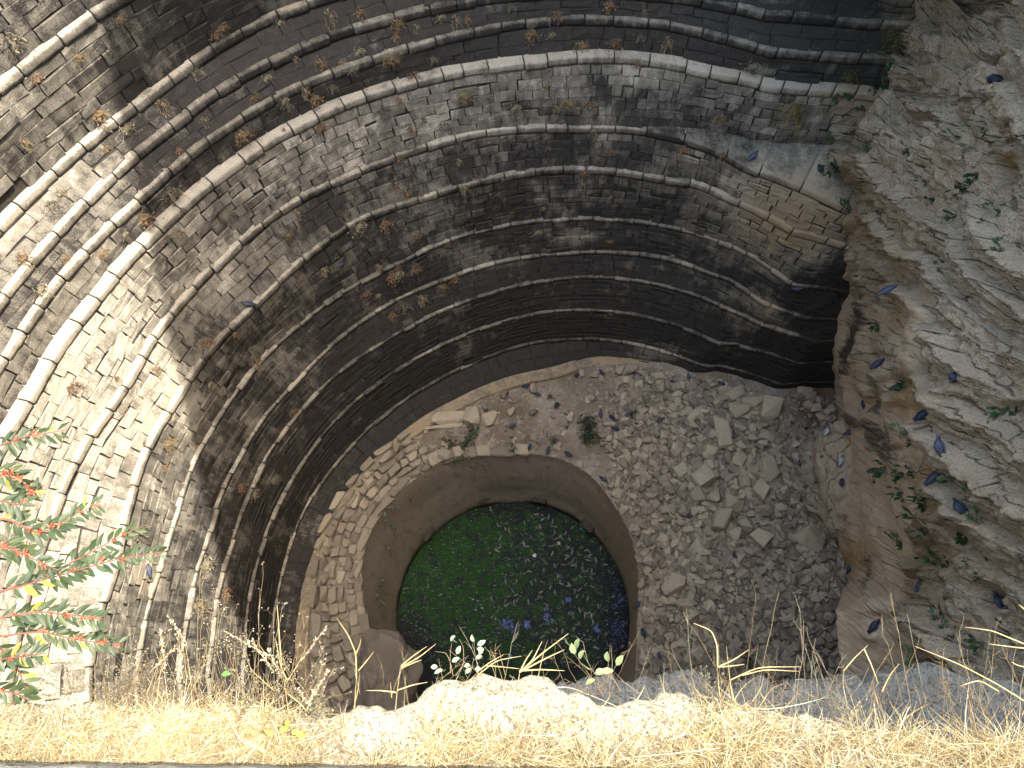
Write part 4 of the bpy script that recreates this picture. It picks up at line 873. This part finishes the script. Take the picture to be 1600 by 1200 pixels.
TP = [(120,85),(55,118),(92,298),(75,318),(150,175),(195,198),(185,27),(337,50),(515,22),(518,135),(490,150),(443,155),(376,205),(398,148),(318,186),(263,298),(222,337),(193,365),(157,393),(620,47),(650,40),(675,90),(617,55),(560,78),(608,85),(645,115),(712,28),(797,8),(830,48),(862,52),(910,65),(963,62),(1045,62),(1000,55),(953,3),(805,165),(890,155),(925,160),(850,130),(660,185),(640,200),(760,110),(725,145),(620,290),(635,300),(540,330),(600,345),(560,350),(450,365),(320,530),(395,560),(390,545),(365,520),(325,600),(690,444),(712,433),(658,463),(630,475),(611,490),(620,425),(648,418),(572,455),(560,440),(645,412),(610,428),(590,460),(260,690),(225,690),(240,575),(225,540),(180,590),(190,640),(130,560),(110,600),(200,760),(215,830),(255,730),(318,880),(345,910),(348,925),(305,945),(340,958),(372,760),(395,770),(455,640),(700,380),(725,290),(1150,300),(1070,230),(1180,100),(1130,180),(470,430),(505,420),(430,470),(800,330),(840,360),(620,30),(870,20),(250,160),(300,110),(560,15),(415,120),(500,95),(165,230),(35,220),(15,60),(30,400),(60,450),(100,400)]
for k in range(70):
    TP.append((random.uniform(250, 1150), random.uniform(10, 420)))
for k, (px, py) in enumerate(TP):
    p, n = hit(px, py)
    if p is None or p.z < 1: continue
    o = obj('dry_tuft', TM[k % 6]); o.location = p; o.rotation_euler = (0, 0, math.atan2(n.y, n.x)); s = random.uniform(.6, 1.5) * (1 if k < 108 else .65); o.scale = (s, s, s * random.uniform(.8, 1.2))
    sun_side = px < float(np.interp(py, [0, 225, 355, 450, 570, 695, 820, 945], [185, 215, 247, 275, 300, 322, 335, 372])); zone = ('dry weed tuft on the sunlit ' + ('upper' if py < 330 else 'middle' if py < 700 else 'lowest') + ' part of the wall') if sun_side else 'dry weed tuft on the shaded wall, ' + ('high above the broad pale ring' if p.z > 12 else 'just below the broad pale ring' if p.z > 8.7 else 'on the lower dark rings') + (', left' if px < 450 else ', centre left' if px < 700 else ', centre right' if px < 950 else ', right')
    tag(o, zone, 'dry weed', 'dry weed tufts on the stepped wall')
def sprig_mesh(seed, col, n_=7, L=.07, stem=.35, name='leafy_sprig', hang=.2):
    r = np.random.default_rng(seed); mb = MB()
    for b in range(2):
        a = r.uniform(-.9, .9); d = np.array([.45 * math.cos(a), math.sin(a), .15 - hang * b]); t = np.linspace(0, 1, 6); P = t[:, None] * d * stem * r.uniform(.6, 1.1) + r.normal(0, .012, (6, 3)); P[0] = 0; P[:, 2] -= hang * t ** 2 * stem; V, F = tube(P, np.linspace(.008, .004, 6), 4); mb.add(V, F, col=C3(.20, .14, .08))
        for k in range(n_):
            q = P[int(r.integers(1, 6))]; V, F = leaf(L * r.uniform(.7, 1.25), L * .48); V = place(V, q, r.normal(0, .6, 3) + d * 1.5 + [0.5, 0, .35], r.uniform(-.8, .8)); mb.add(V, F, col=np.array(col) * r.uniform(.55, 1.4))
    return mb.build(name, M['leaf'])
SM_ = [sprig_mesh(k, c) for k, c in enumerate([(.035, .085, .03), (.045, .10, .035), (.03, .07, .035), (.055, .10, .04)])]
SPG = [(1404,98),(1379,118),(1370,135),(1333,148),(1343,165),(1293,206),(1408,201),(1505,218),(1543,202),(1527,273),(1511,294),(1450,288),(1455,310),(1495,337),(1536,351),(1566,334),(1566,376),(1570,393),(1362,233),(1343,216),(1421,240),(1301,268),(1312,262),(1327,337),(1377,331),(1370,505),(1375,515),(1420,680),(1425,692),(1385,730),(1412,772),(1440,800),(1445,790),(1430,810),(1450,780),(1495,750),(1485,748),(1505,752),(1430,740),(1500,845),(1510,850),(1465,885),(1478,888),(1540,880),(1530,900),(1530,820),(1465,970),(1466,985),(1490,1000),(1540,1005),(1525,1000),(1420,1045),(1415,605),(1575,640),(1585,650),(1500,855),(1406,742),(1378,735),(1450,830),(1410,860)]
for k, (px, py) in enumerate(SPG):
    p, n = hit(px, py)
    if p is None: continue
    o = obj('leafy_sprig', SM_[k % 4]); o.location = p - n * .02; o.rotation_euler = (random.uniform(-.3, .3), random.uniform(-.4, .2), math.atan2(n.y, n.x)); s = random.uniform(1.0, 1.9) * (p - CAMV).length / 16; o.scale = (s, s, s)
    tag(o, 'small green leafy sprig ' + ('on the upper rock where it meets the wall' if px < 1450 and py < 400 else 'on the upper rock near the right edge' if py < 420 else 'on the rock face low down, near the lower ledge' if py > 940 else 'in the leafy clump on the sandy rock' if px < 1460 and py > 660 and py < 830 else 'on the pale right part of the rock face' if px > 1460 else 'in the shadowed notch of the rock'), 'plant', 'green sprigs on the rock face')
def bare_vine(pts, lab, off=.12):
    P = []
    for px, py in pts:
        p, n = hit(px, py)
        if p is not None: P.append(np.array(p + n * off))
    if len(P) < 2: return
    P = np.array(P); t = np.linspace(0, 1, len(P)); tt = np.linspace(0, 1, 4 * len(P)); P = np.stack([np.interp(tt, t, P[:, q]) for q in range(3)], -1); P[1:-1] = (P[:-2] + P[1:-1] + P[2:]) / 3; V, F = tube(P, .009, 5); o = obj('vine_stem', mesh('vine_stem', V, F, M['twig'], {'col': np.tile(C3(.30, .25, .17), (len(V), 1))})); tag(o, lab, 'vine')
bare_vine([(1510, 760), (1470, 757), (1430, 748), (1385, 738)], 'thin bare vine stem running left from the pigeons to the leafy clump on the rock'); bare_vine([(1505, 752), (1470, 735), (1425, 742), (1405, 736)], 'second thin vine stem arching just above the first on the rock'); bare_vine([(1440, 745), (1455, 715), (1445, 700), (1428, 690)], 'short vine stem climbing to the leaves left of the barred pigeon')
bare_vine([(1395, 120), (1395, 160), (1393, 200)], 'straight dry stem hanging on the upper rock near the wall'); bare_vine([(1560, 845), (1520, 858), (1480, 878), (1455, 892)], 'thin long twig crossing the rock above the dark oval hole'); bare_vine([(1470, 830), (1455, 850), (1445, 862)], 'short twig under the leafy clump on the rock'); bare_vine([(1475, 1000), (1500, 1020), (1535, 1045)], 'dry stem at the bottom right of the rock by the lower ledge')
def bush(px, py, rad, hh, col, lab, n_=160, seed=0, name='bush', L=.14):
    p, n = hit(px, py); r = np.random.default_rng(seed); e = empty(name, tuple(p)); tag(e, lab, 'bush'); st = MB(); lf = MB()
    for k in range(16):
        a = r.uniform(0, 6.28); t = np.linspace(0, 1, 5); d = np.array([math.cos(a) * rad, math.sin(a) * rad, hh * r.uniform(.5, 1.1)]) * r.uniform(.6, 1); P = t[:, None] * d; P[:, 2] += .25 * hh * np.sin(t * 3); P += r.normal(0, .02, P.shape); P[0] = 0; V, F = tube(P, np.linspace(.012, .004, 5), 4); st.add(V, F, col=C3(.16, .13, .09))
        for q in range(n_ // 16):
            c = P[int(r.integers(1, 5))] + r.normal(0, .07, 3); V, F = leaf(L * r.uniform(.6, 1.2), L * .4); V = place(V, c, r.normal(0, 1, 3) + d * .6, r.uniform(-1, 1)); lf.add(V, F, col=np.array(col) * r.uniform(.5, 1.5))
    obj('stems', st.build('stems', M['twig']), e); obj('foliage', lf.build('foliage', M['leaf']), e)
bush(716, 704, .75, .5, (.075, .10, .06), 'spreading grey-green bush on the shaft rim at the upper left', 260, 1); bush(918, 680, .6, .8, (.045, .065, .035), 'tall dark green bush between the shaft rim and the rubble', 300, 2); bush(986, 650, .22, .3, (.05, .08, .04), 'small green bush among the pigeons on the rubble', 70, 3, L=.1); bush(800, 703, .28, .3, (.05, .075, .035), 'small dull bush on the shaft rim right of the grey-green one', 70, 4, L=.1); bush(866, 690, .22, .25, (.05, .08, .04), 'tiny green plant by the shaft rim below the bare earth', 50, 5, L=.09)
bush(860, 622, .16, .2, (.05, .08, .04), 'tiny plant alone on the bare earth near three pigeons', 40, 6, L=.08); bush(1169, 1033, .3, .3, (.04, .11, .04), 'fresh green plant at the edge of the lower ledge', 70, 7, L=.12); bush(733, 677, .45, .3, (.075, .10, .06), 'low grey-green bush just behind the spreading one', 90, 8)
SW = [sprig_mesh(20 + k, c, 9, .10, .55, 'pale_sprig', .6) for k, c in enumerate([(.20, .22, .15), (.16, .19, .12)])]
for k, (px, py) in enumerate([(612, 812), (604, 822), (600, 848), (585, 925), (592, 938), (602, 795), (640, 770), (575, 980), (590, 900), (745, 722)]):
    p, n = hit(px, py)
    if p is None: continue
    o = obj('pale_sprig', SW[k % 2]); o.location = p; o.rotation_euler = (0, 0, math.atan2(n.y, n.x)); s = random.uniform(.7, 1.3); o.scale = (s, s, s); tag(o, 'pale grey-green sprig clinging to the plaster of the inner shaft', 'plant', 'sprigs on the shaft plaster')
TF = [tuft_mesh(40, (.22, .17, .06), 34, .62, 1.3, .006), tuft_mesh(41, (.13, .12, .045), 40, .5, .5, .006)]
for px, py, k, s, lab in [(1240, 160, 0, 1.25, 'large yellow-brown fern clump hanging high on the wall at the right'), (1405, 52, 1, 1.3, 'olive bushy clump growing where the wall meets the rock at the top'), (1330, 112, 1, .8, 'sparse grey weed clump on the wall left of the rock'), (1285, 165, 0, .5, 'small thin weed right of the large fern clump')]:
    p, n = hit(px, py); o = obj('fern_clump', TF[k]); o.location = p; o.rotation_euler = (0, 0, math.atan2(n.y, n.x)); o.scale = (s,) * 3; tag(o, lab, 'fern')

# ------------------------------------------------------------------ close to the lens: dry grass on the sunny ledge, stalks, sprouts, flowering shrub, parapet
r = np.random.default_rng(99); mb = MB()
STRAW = np.array([(.60, .49, .25), (.70, .60, .36), (.52, .39, .18), (.66, .58, .40), (.40, .29, .14), (.76, .70, .52), (.46, .35, .17)])
def gdens(px, py):
    edge_y = np.interp(px, [a for a, _ in LEDGE_E], [b for _, b in LEDGE_E])
    if px < 540: d = 1.0 if py > edge_y - 6 else 0
    elif px < 880: d = .07 + .85 * float(sstep(edge_y + 45, edge_y + 115, py))
    elif px < 1080: d = .09 + .75 * float(sstep(1130, 1180, py))
    else: d = .35 + .65 * float(sstep(1110, 1150, py))
    return d * (py > edge_y - 2)
n = 0
while n < 18500:
    px, py = r.uniform(-700, 1800), r.uniform(1075, 1225)
    if r.random() > gdens(px, py): continue
    p, nn_ = hit(px, py)
    if p is None or p.z < CAMZ - 3: continue
    cl = float(fbm(np.array([px * .018, py * .03, 0.]), 1., 3, 7))
    if cl < -.25 and r.random() < .75: continue
    a = r.normal(0, 1.0) if r.random() < .45 else r.uniform(0, 6.28); a += r.choice([0, math.pi]); el = abs(r.normal(.15, .3)); d = np.array([math.cos(a) * math.cos(el), math.sin(a) * math.cos(el), math.sin(el)]); L = r.uniform(.025, .11) * (1.3 if px > 1100 else 1) * (.75 + .9 * max(cl, 0))
    t = np.linspace(0, 1, 5); P = np.array(p) + t[:, None] * d * L; cv = r.normal(0, .35, 2) * L; P[:, 0] += cv[0] * t ** 2; P[:, 1] += cv[1] * t ** 2; P[:, 2] += .003 + r.uniform(0, .03) - .25 * L * el * t ** 2
    s = np.cross(d, [0, 0, 1.0]) + r.normal(0, .3, 3); s /= np.linalg.norm(s); V, F = ribbon(P, np.array([1, 1, .9, .7, .15]) * r.uniform(.0005, .0013), s); mb.add(V, F, col=STRAW[r.integers(7)] * r.uniform(.45, 1.0) * (1 + .3 * cl)); n += 1
# seed husks and crumbs between the blades
for k in range(2600):
    px, py = r.uniform(-60, 1660), r.uniform(1062, 1215)
    p, nn_ = hit(px, py)
    if p is None or p.z < CAMZ - 3: continue
    V, F = SMALL[k % 8]; q = r.uniform(.003, .009); V = V * q * np.array([1, .7, .6]); mb.add(V + np.array(p) + [0, 0, .003], F, col=(np.array([(.62, .54, .38), (.4, .28, .14), (.7, .62, .45), (.2, .13, .08)])[r.integers(4)]))
tag(obj('dry_grass', mb.build('dry_grass', M['straw'], False)), kind='stuff')
# thin dead weeds leaning out over the drop at the left and right
mb = MB()
def weed(px, py, tx, ty, Z0, Z1, r, col, heads=True):
    A, B = unpZ(px, py, Z0), unpZ(tx, ty, Z1); t = np.linspace(0, 1, 7); P = A + t[:, None] * (B - A); P += np.cumsum(r.normal(0, .004, P.shape), 0) * t[:, None]; V, F = tube(P, np.linspace(.0011, .0006, 7), 3); mb.add(V, F, col=col)
    for k in range(int(r.integers(2, 6))):
        q = P[int(r.integers(2, 7))]; d = r.normal(0, 1, 3) * .012 + (B - A) * .12; Q = np.stack([q, q + d * .5 + r.normal(0, .002, 3), q + d]); V, F = tube(Q, [.0008, .0006, .0004], 3); mb.add(V, F, col=col * .9)
        if heads:
            for j in range(int(r.integers(1, 5))): V, F = SMALL[j]; mb.add(V * r.uniform(.004, .008) + Q[2] + r.normal(0, .004, 3), F, col=col * r.uniform(.5, 1.2))
for k in range(290):
    px = r.uniform(140, 500) if k < 150 else r.uniform(1090, 1620); py = r.uniform(1090, 1130); l = abs(r.normal(0, 70)) + 20
    if k < 150 and px < 240: l *= .8
    if k >= 150 and k % 3 == 0: px = r.uniform(560, 1100); py = 1085; l *= .7
    weed(px, py, px + r.normal(0, 30), py - l, r.uniform(2.35, 2.5), r.uniform(2.2, 2.45), r, heads=k < 150, col=np.array([(.46, .36, .2), (.36, .26, .15), (.5, .44, .3)])[r.integers(3)])
tag(obj('dead_weeds', mb.build('dead_weeds', M['straw'])), kind='stuff')
def blade(mb, pts, w, col, Z=2.35, curve=.0):
    P = np.array([unpZ(x, y, Z + dz) for x, y, dz in pts]); t = np.linspace(0, 1, len(P)); tt = np.linspace(0, 1, 4 * len(P)); P = np.stack([np.interp(tt, t, P[:, q]) for q in range(3)], -1)
    for _ in range(2): P[1:-1] = (P[:-2] + 2 * P[1:-1] + P[2:]) / 4
    V, F = tube(P, w * (1 - .75 * tt ** 2), 5); mb.add(V, F, col=col)
def stalk(lab, blades, stems=(), col=(.62, .48, .24), w=.0024, Z=2.35, name='grass_stalk', cat='grass stalk', heads=()):
    base = unpZ(*blades[0][0][:2], Z); e = empty(name, tuple(base)); tag(e, lab, cat); off = -base
    mb = MB()
    for b in blades: blade(mb, [(x, y, -.02 * i) for i, (x, y) in enumerate(b)], w, np.array(col), Z)
    me = mb.build('blade', M['straw']); me.transform(Matrix.Translation(off)); obj('blade', me, e)
    if stems:
        mb = MB()
        for b in stems: blade(mb, [(x, y, -.01 * i) for i, (x, y) in enumerate(b)], w * .6, np.array(col) * .9, Z)
        me = mb.build('stem', M['straw']); me.transform(Matrix.Translation(off)); obj('stem', me, e)
    if heads:
        rr = np.random.default_rng(len(lab))
        for b in heads:
            mb = MB(); A, B = unpZ(*b[0], Z - .02), unpZ(*b[1], Z - .05); V, F = tube([A, (A + B) / 2, B], [.0016, .0014, .0006], 5); mb.add(V, F, col=np.array((.5, .4, .25)))
            for k in range(46):
                t = rr.random(); c = A + (B - A) * t + rr.normal(0, .0022, 3); V, F = leaf(.010, .004); V = place(V, c, (B - A) / np.linalg.norm(B - A) + rr.normal(0, .6, 3), rr.uniform(0, 6)); mb.add(V, F, col=np.array((.60, .50, .34)) * rr.uniform(.7, 1.2))
            me = mb.build('seed_head', M['straw']); me.transform(Matrix.Translation(off)); obj('seed_head', me, e)
stalk('tall straw stalk with two thick upper blades in front of the shaft wall', [[(557,1060),(556,1020),(543,990),(526,966)],[(556,1022),(562,1008),(564,998)],[(560,1048),(575,1030),(584,1018)]], [[(554,1112),(555,1085),(557,1060)],[(553,1105),(560,1075),(562,1050)]])
stalk('straw stalk whose blades fan out to the right before the black water edge', [[(627,1040),(645,1025),(667,1010)],[(627,1042),(655,1027),(681,1006)],[(627,1044),(645,1036),(659,1031)],[(622,1078),(645,1070),(668,1066)],[(619,1082),(597,1079),(572,1079)]], [[(618,1108),(621,1075),(627,1040)],[(612,1090),(610,1066)]])
stalk('stout straw tuft sprouting on the sunny rock before the green water', [[(812,1050),(848,1020),(888,990)],[(812,1050),(822,1030),(832,1016)],[(812,1050),(850,1030),(882,1015)],[(812,1048),(845,1046),(882,1048)],[(812,1050),(832,1032),(847,1002)]], [[(810,1064),(812,1050)]], w=.0028)
stalk('drooping straw blades left of the stout tuft', [[(745,1056),(775,1032),(815,1025)],[(745,1050),(765,1035),(788,1022)],[(758,1040),(785,1042),(812,1045)]], [[(735,1062),(745,1052)]], w=.002)
stalk('tall bent stalk arching left above the first ledge pigeon', [[(1121,1040),(1121,1010),(1112,985),(1084,974)],[(1121,1035),(1120,1012)],[(1122,1042),(1148,1030),(1170,1015)],[(1122,1042),(1140,1041),(1163,1038)]], [[(1126,1098),(1122,1065),(1121,1040)],[(1145,1095),(1140,1060),(1135,1010)]], w=.0028)
stalk('long straw stalk bent flat towards the second ledge pigeon', [[(1142,1062),(1185,1042),(1252,1042)],[(1160,1055),(1195,1046),(1248,1049)]], [[(1128,1096),(1142,1062)],[(1180,1115),(1205,1075),(1225,1068)]], w=.0022)
stalk('forked straw stalk in front of the lower sandstone block', [[(1318,1048),(1335,1028),(1356,1008)],[(1350,1014),(1362,1040),(1372,1068)],[(1378,1080),(1390,1055),(1405,1037)]], [[(1322,1095),(1317,1070),(1318,1048)],[(1372,1100),(1366,1078)]], w=.0024)
stalk('long straw stalk leaning left across the foot of the rock', [[(1600,1095),(1560,1070),(1500,1038),(1430,1010)],[(1560,1080),(1530,1062),(1500,1072)]], [[(1640,1125),(1600,1095)]], w=.0026)
stalk('pale straw stalk entering from the right edge in front of the rock', [[(1640,1022),(1585,1000),(1550,985),(1508,980)],[(1640,1016),(1590,1012),(1545,1006)],[(1610,960),(1592,945)],[(1640,1050),(1590,1040),(1580,1034)]], [], w=.0026)
stalk('dead flower stalk with furry seed spikes in the black shadow, left of the wall foot', [[(440,1040),(437,1000),(433,945)],[(448,1062),(438,1040),(431,1000)],[(445,1080),(470,1100),(478,1110)]], [[(452,1120),(446,1080),(440,1040)],[(446,1070),(470,1030),(482,1004)],[(440,1050),(415,1022),(400,1000)],[(430,1080),(395,1050),(385,1030)]], heads=[[(470,1032),(508,982)],[(418,1024),(348,984)],[(428,1050),(392,1000)],[(440,1060),(418,1012)]])
stalk('thin dry stalk with a furry drooping head before the lit wall', [[(300,1100),(298,1060),(290,1010)]], [[(292,1060),(285,1000),(268,965)],[(300,1080),(318,1040),(330,1010)]], heads=[[(292,1005),(262,962)],[(285,1060),(278,985)]], w=.0014)
stalk('brown dry stalk with twin seed heads at the left of the lit wall', [[(245,1100),(250,1050),(262,1020)]], [[(255,1050),(240,1010)]], heads=[[(258,1045),(250,985)],[(235,1050),(275,1010)]], w=.0014)
stalk('grey seeded weed spike on the ledge left of the water', [[(478,1110),(490,1085),(512,1048)]], [[(485,1095),(470,1070)]], heads=[[(488,1090),(513,1046)],[(480,1110),(494,1070)],[(480,1100),(465,1075)]], w=.0014)
def sprout(lab, stems, leaves, col, Z=2.33, L=.024):
    base = unpZ(*stems[0][0], Z); e = empty('sprout', tuple(base)); tag(e, lab, 'sprout'); mb = MB()
    for b in stems: blade(mb, [(x, y, -.01 * i) for i, (x, y) in enumerate(b)], .0011, np.array((.36, .27, .17)), Z)
    me = mb.build('stem', M['straw']); me.transform(Matrix.Translation(-base)); obj('stem', me, e); rr = np.random.default_rng(len(lab))
    for k, (x, y, dg) in enumerate(leaves):
        V, F = leaf(L * rr.uniform(.8, 1.2), L * .62, .3, .2); a = unpZ(x, y, Z - .03); b = unpZ(x + math.cos(math.radians(dg)) * 10, y - math.sin(math.radians(dg)) * 10, Z - .035); V = place(V, a - base, b - a, rr.uniform(-.5, .5)); obj('leaf', mesh('leaf', V, F, M['leaf'], {'col': np.tile(np.array(col) * rr.uniform(.8, 1.2), (len(V), 1))}), e)
sprout('pale leafy sprout with curling stems, left of two on the sunny rock', [[(708,1056),(704,1035),(697,1020),(680,1018)],[(712,1056),(725,1035),(724,1010),(717,998)],[(704,1052),(703,1025),(706,1003)]], [(704,1002,60),(715,1004,150),(684,1042,180),(692,1046,200),(714,1022,70),(706,1034,30)], (.40, .45, .30))
sprout('pale leafy sprout with an upright stem, right of two on the sunny rock', [[(748,1052),(745,1035),(740,1012),(742,1000)],[(745,1030),(752,1018)],[(728,1052),(742,1040)],[(790,1056),(783,1030),(780,1015)]], [(740,1003,110),(746,1008,30),(745,1014,0),(743,1028,20),(735,1040,180),(736,1044,220),(742,1045,0),(748,1022,50)], (.40, .45, .30))
sprout('green leafed sprout standing before the right edge of the water', [[(942,1086),(925,1060),(910,1040),(898,1022)],[(935,1075),(950,1060),(956,1045)],[(970,1080),(955,1055),(950,1035)],[(1000,1084),(975,1066),(960,1050)]], [(898,1022,110),(900,1014,80),(893,1010,140),(925,1046,160),(930,1052,20),(950,1034,100),(963,1040,60),(938,1050,10),(905,1030,70),(930,1062,200)], (.30, .36, .16), L=.034)
sprout('single round green leaf on a short stem at the foot of the lit wall', [[(352,1062),(354,1052)]], [(346,1054,10)], (.14, .28, .07), L=.032)
sprout('low yellow-green seedlings in the straw at the lower left', [[(425,1146),(432,1140)],[(450,1146),(455,1138)]], [(428,1146,170),(436,1142,20),(450,1138,100),(455,1144,0),(462,1148,-10)], (.40, .48, .10), L=.03)
# grey bushy herbs on the ledge
def herb(px, py, lab, rad, seed, n_=26, col=(.42, .40, .28)):
    r = np.random.default_rng(seed); base = unpZ(px, py, 2.42); e = empty('herb', tuple(base)); tag(e, lab, 'herb'); st, lf = MB(), MB()
    for k in range(n_):
        a = r.uniform(0, 6.28); d = np.array([math.cos(a), math.sin(a) + .5, r.uniform(.2, 1.3)]) * rad * r.uniform(.5, 1.1); t = np.linspace(0, 1, 6); P = t[:, None] * d + np.cumsum(r.normal(0, .0025, (6, 3)), 0); V, F = tube(P, .0007, 3); st.add(V, F, col=np.array(col) * .7)
        for q in range(16): V, F = leaf(.007, .003); V = place(V, P[int(r.integers(1, 6))] + r.normal(0, .003, 3), r.normal(0, 1, 3) + d * 20, r.uniform(0, 6)); lf.add(V, F, col=np.array(col) * r.uniform(.6, 1.25))
    obj('stems', st.build('stems', M['straw']), e); obj('foliage', lf.build('foliage', M['straw']), e)
herb(1105, 1105, 'grey-green bushy herb on the sunny ledge beside the tall bent stalk', .075, 1, 34); herb(500, 1110, 'grey seedy herb on the ledge at the left corner of the water', .06, 2, 26); herb(1330, 1120, 'small grey herb in the straw in front of the sandstone block', .05, 3, 20); herb(200, 1075, 'dry greyish herb in front of the lit wall at the lower left', .08, 4, 34, (.34, .27, .18)); herb(110, 1080, 'pale tangled herb below the flowering shrub', .07, 5, 30, (.45, .38, .26)); herb(1040, 1120, 'low grey herb mat left of the bushy one on the ledge', .05, 6, 26)

# flowering shrub reaching in from the left
ROOT = unpZ(-430, 1118, 2.42); ROOT[2] = CAMZ - 2.6
shrub = empty('flowering_shrub', tuple(ROOT)); tag(shrub, 'leafy shrub twigs with small red flowers and yellowing leaves at the left edge', 'shrub'); SHO = np.array(shrub.location)
LV = []
for k, c in enumerate([(.06, .088, .033), (.045, .068, .027), (.085, .115, .045), (.055, .08, .03), (.075, .10, .045), (.34, .30, .05), (.45, .24, .04)]):
    V, F = leaf(.058, .019, .35, .22); LV.append(mesh('leaf', V, F, M['leaf'], {'col': np.tile(C3(*c), (len(V), 1))}))
mbf = MB(); rr = np.random.default_rng(4)
for k in range(9):
    d = rr.normal(0, 1, 3) * .5 + [0, 0, .4]; d /= np.linalg.norm(d); P = np.array([d * .000, d * .007, d * .013]) + rr.normal(0, .0012, (3, 3)); V, F = tube(P, [.0016, .0024, .0012], 5); mbf.add(V, F, col=np.array([(.50, .13, .07), (.58, .23, .11), (.42, .09, .055)][k % 3]))
FLM = mbf.build('flower', M['leaf'])
BR = [([(-120, 880), (0, 805), (60, 835), (100, 815), (158, 783)], 22, 2.0), ([(-160, 960), (0, 925), (100, 897), (180, 874), (258, 862)], 28, 2.0), ([(-120, 700), (-10, 700), (40, 682), (102, 672)], 11, 2.05), ([(-140, 760), (0, 735), (30, 748), (52, 772)], 13, 2.0), ([(-140, 860), (0, 850), (40, 868), (95, 893)], 15, 1.95), ([(-150, 1000), (0, 965), (60, 955), (120, 962), (165, 968)], 20, 2.0), ([(-150, 1020), (60, 985), (120, 1000), (192, 1008)], 18, 2.05), ([(-140, 1060), (0, 1030), (40, 1025), (72, 1020)], 12, 2.0), ([(-120, 800), (0, 782), (30, 790), (62, 760)], 9, 2.02), ([(60, 905), (110, 880), (165, 850), (215, 825)], 11, 2.02), ([(-120, 1080), (-20, 1075), (30, 1085), (45, 1095)], 7, 2.05), ([(-130, 930), (0, 1010), (30, 1050), (45, 1085)], 9, 2.08)]
nl = 0
for bi, (pts, nlv, Z) in enumerate(BR):
    rr = np.random.default_rng(60 + bi); Pc = np.array([unpZ(x, y, Z + .03 * math.sin(i * 1.3 + bi)) for i, (x, y) in enumerate(pts)]); t = np.linspace(0, 1, len(Pc)); tt = np.linspace(0, 1, 30); P = np.stack([np.interp(tt, t, Pc[:, q]) for q in range(3)], -1)
    for _ in range(3): P[1:-1] = (P[:-2] + 2 * P[1:-1] + P[2:]) / 4
    c0 = P[0].copy(); V, F = tube(P - c0, np.linspace(.0032, .0011, 30), 6); br = obj('branch', mesh('branch', V, F, M['leaf'], {'col': np.tile(C3(.26, .10, .06), (len(V), 1))}), shrub, tuple(c0 - SHO))
    nlv = int(nlv * 2.2)
    A_ = ROOT + rr.normal(0, .02, 3) * [1, 1, 0]; t3 = np.linspace(0, 1, 12)[:, None]; Q = A_ * (1 - t3) ** 2 + (A_ * .35 + c0 * .65 + [0, 0, .10]) * 2 * t3 * (1 - t3) + c0 * t3 ** 2
    V, F = tube(Q - ROOT, np.linspace(.007, .0032, 12), 6); obj('stem', mesh('stem', V, F, M['leaf'], {'col': np.tile(C3(.20, .11, .07), (len(V), 1))}), shrub)
    for k in range(nlv):
        f = .30 + .70 * (k + rr.uniform(-.3, .3)) / nlv; j = min(int(f * 29), 28); T = P[j + 1] - P[j]; T /= np.linalg.norm(T); side = np.cross(T, [0, 0, 1.]); side /= np.linalg.norm(side); s = 1 if k % 2 else -1
        d = T * rr.uniform(.35, 1.0) + side * s * rr.uniform(.4, 1.0) + np.array([0, 0, rr.normal(-.15, .25)])
        o = obj('leaf', LV[int(rr.choice(7, p=[.23, .22, .19, .17, .14, .03, .02]))], br, tuple(P[j] - c0 + side * s * .002)); o.rotation_mode = 'QUATERNION'; o.rotation_quaternion = Vector((1, 0, 0)).rotation_difference(Vector(d)) @ Quaternion((1, 0, 0), rr.uniform(-.6, .6)); sc = rr.uniform(.62, 1.0) * (1.05 - .4 * f); o.scale = (sc,) * 3; nl += 1
        if rr.random() < .17:
            o = obj('flower', FLM, br, tuple(P[j] - c0 + rr.normal(0, .004, 3) + [0, 0, .003])); sc = rr.uniform(.5, 1.0); o.scale = (sc,) * 3; o.rotation_euler = tuple(rr.uniform(0, 6, 3))
# parapet coping at the bottom edge
V = []; n_ = 60
for i in range(n_):
    x = -1.7 + 3.6 * i / (n_ - 1); y0 = -.093 - .036 * i / (n_ - 1) + .003 * math.sin(i * 1.7)
    for yy, zz in ((y0 - .02, CAMZ - 3.0), (y0, CAMZ - 2.36), (y0 - .006, CAMZ - 2.27), (y0 - .02, CAMZ - 2.25), (y0 - .4, CAMZ - 2.25), (y0 - .4, CAMZ - 3.0)): V.append((x, yy, zz + .004 * math.sin(i * 2.3)))
par = tag(obj('parapet', mesh('parapet', np.array(V), [f for f in gridF(n_, 6)], M['low'])), 'grey stone parapet edge along the very bottom of the view', 'parapet')
print('tris', sum(len(p.vertices) - 2 for m in bpy.data.meshes for p in m.polygons), 'objects', len(bpy.data.objects))
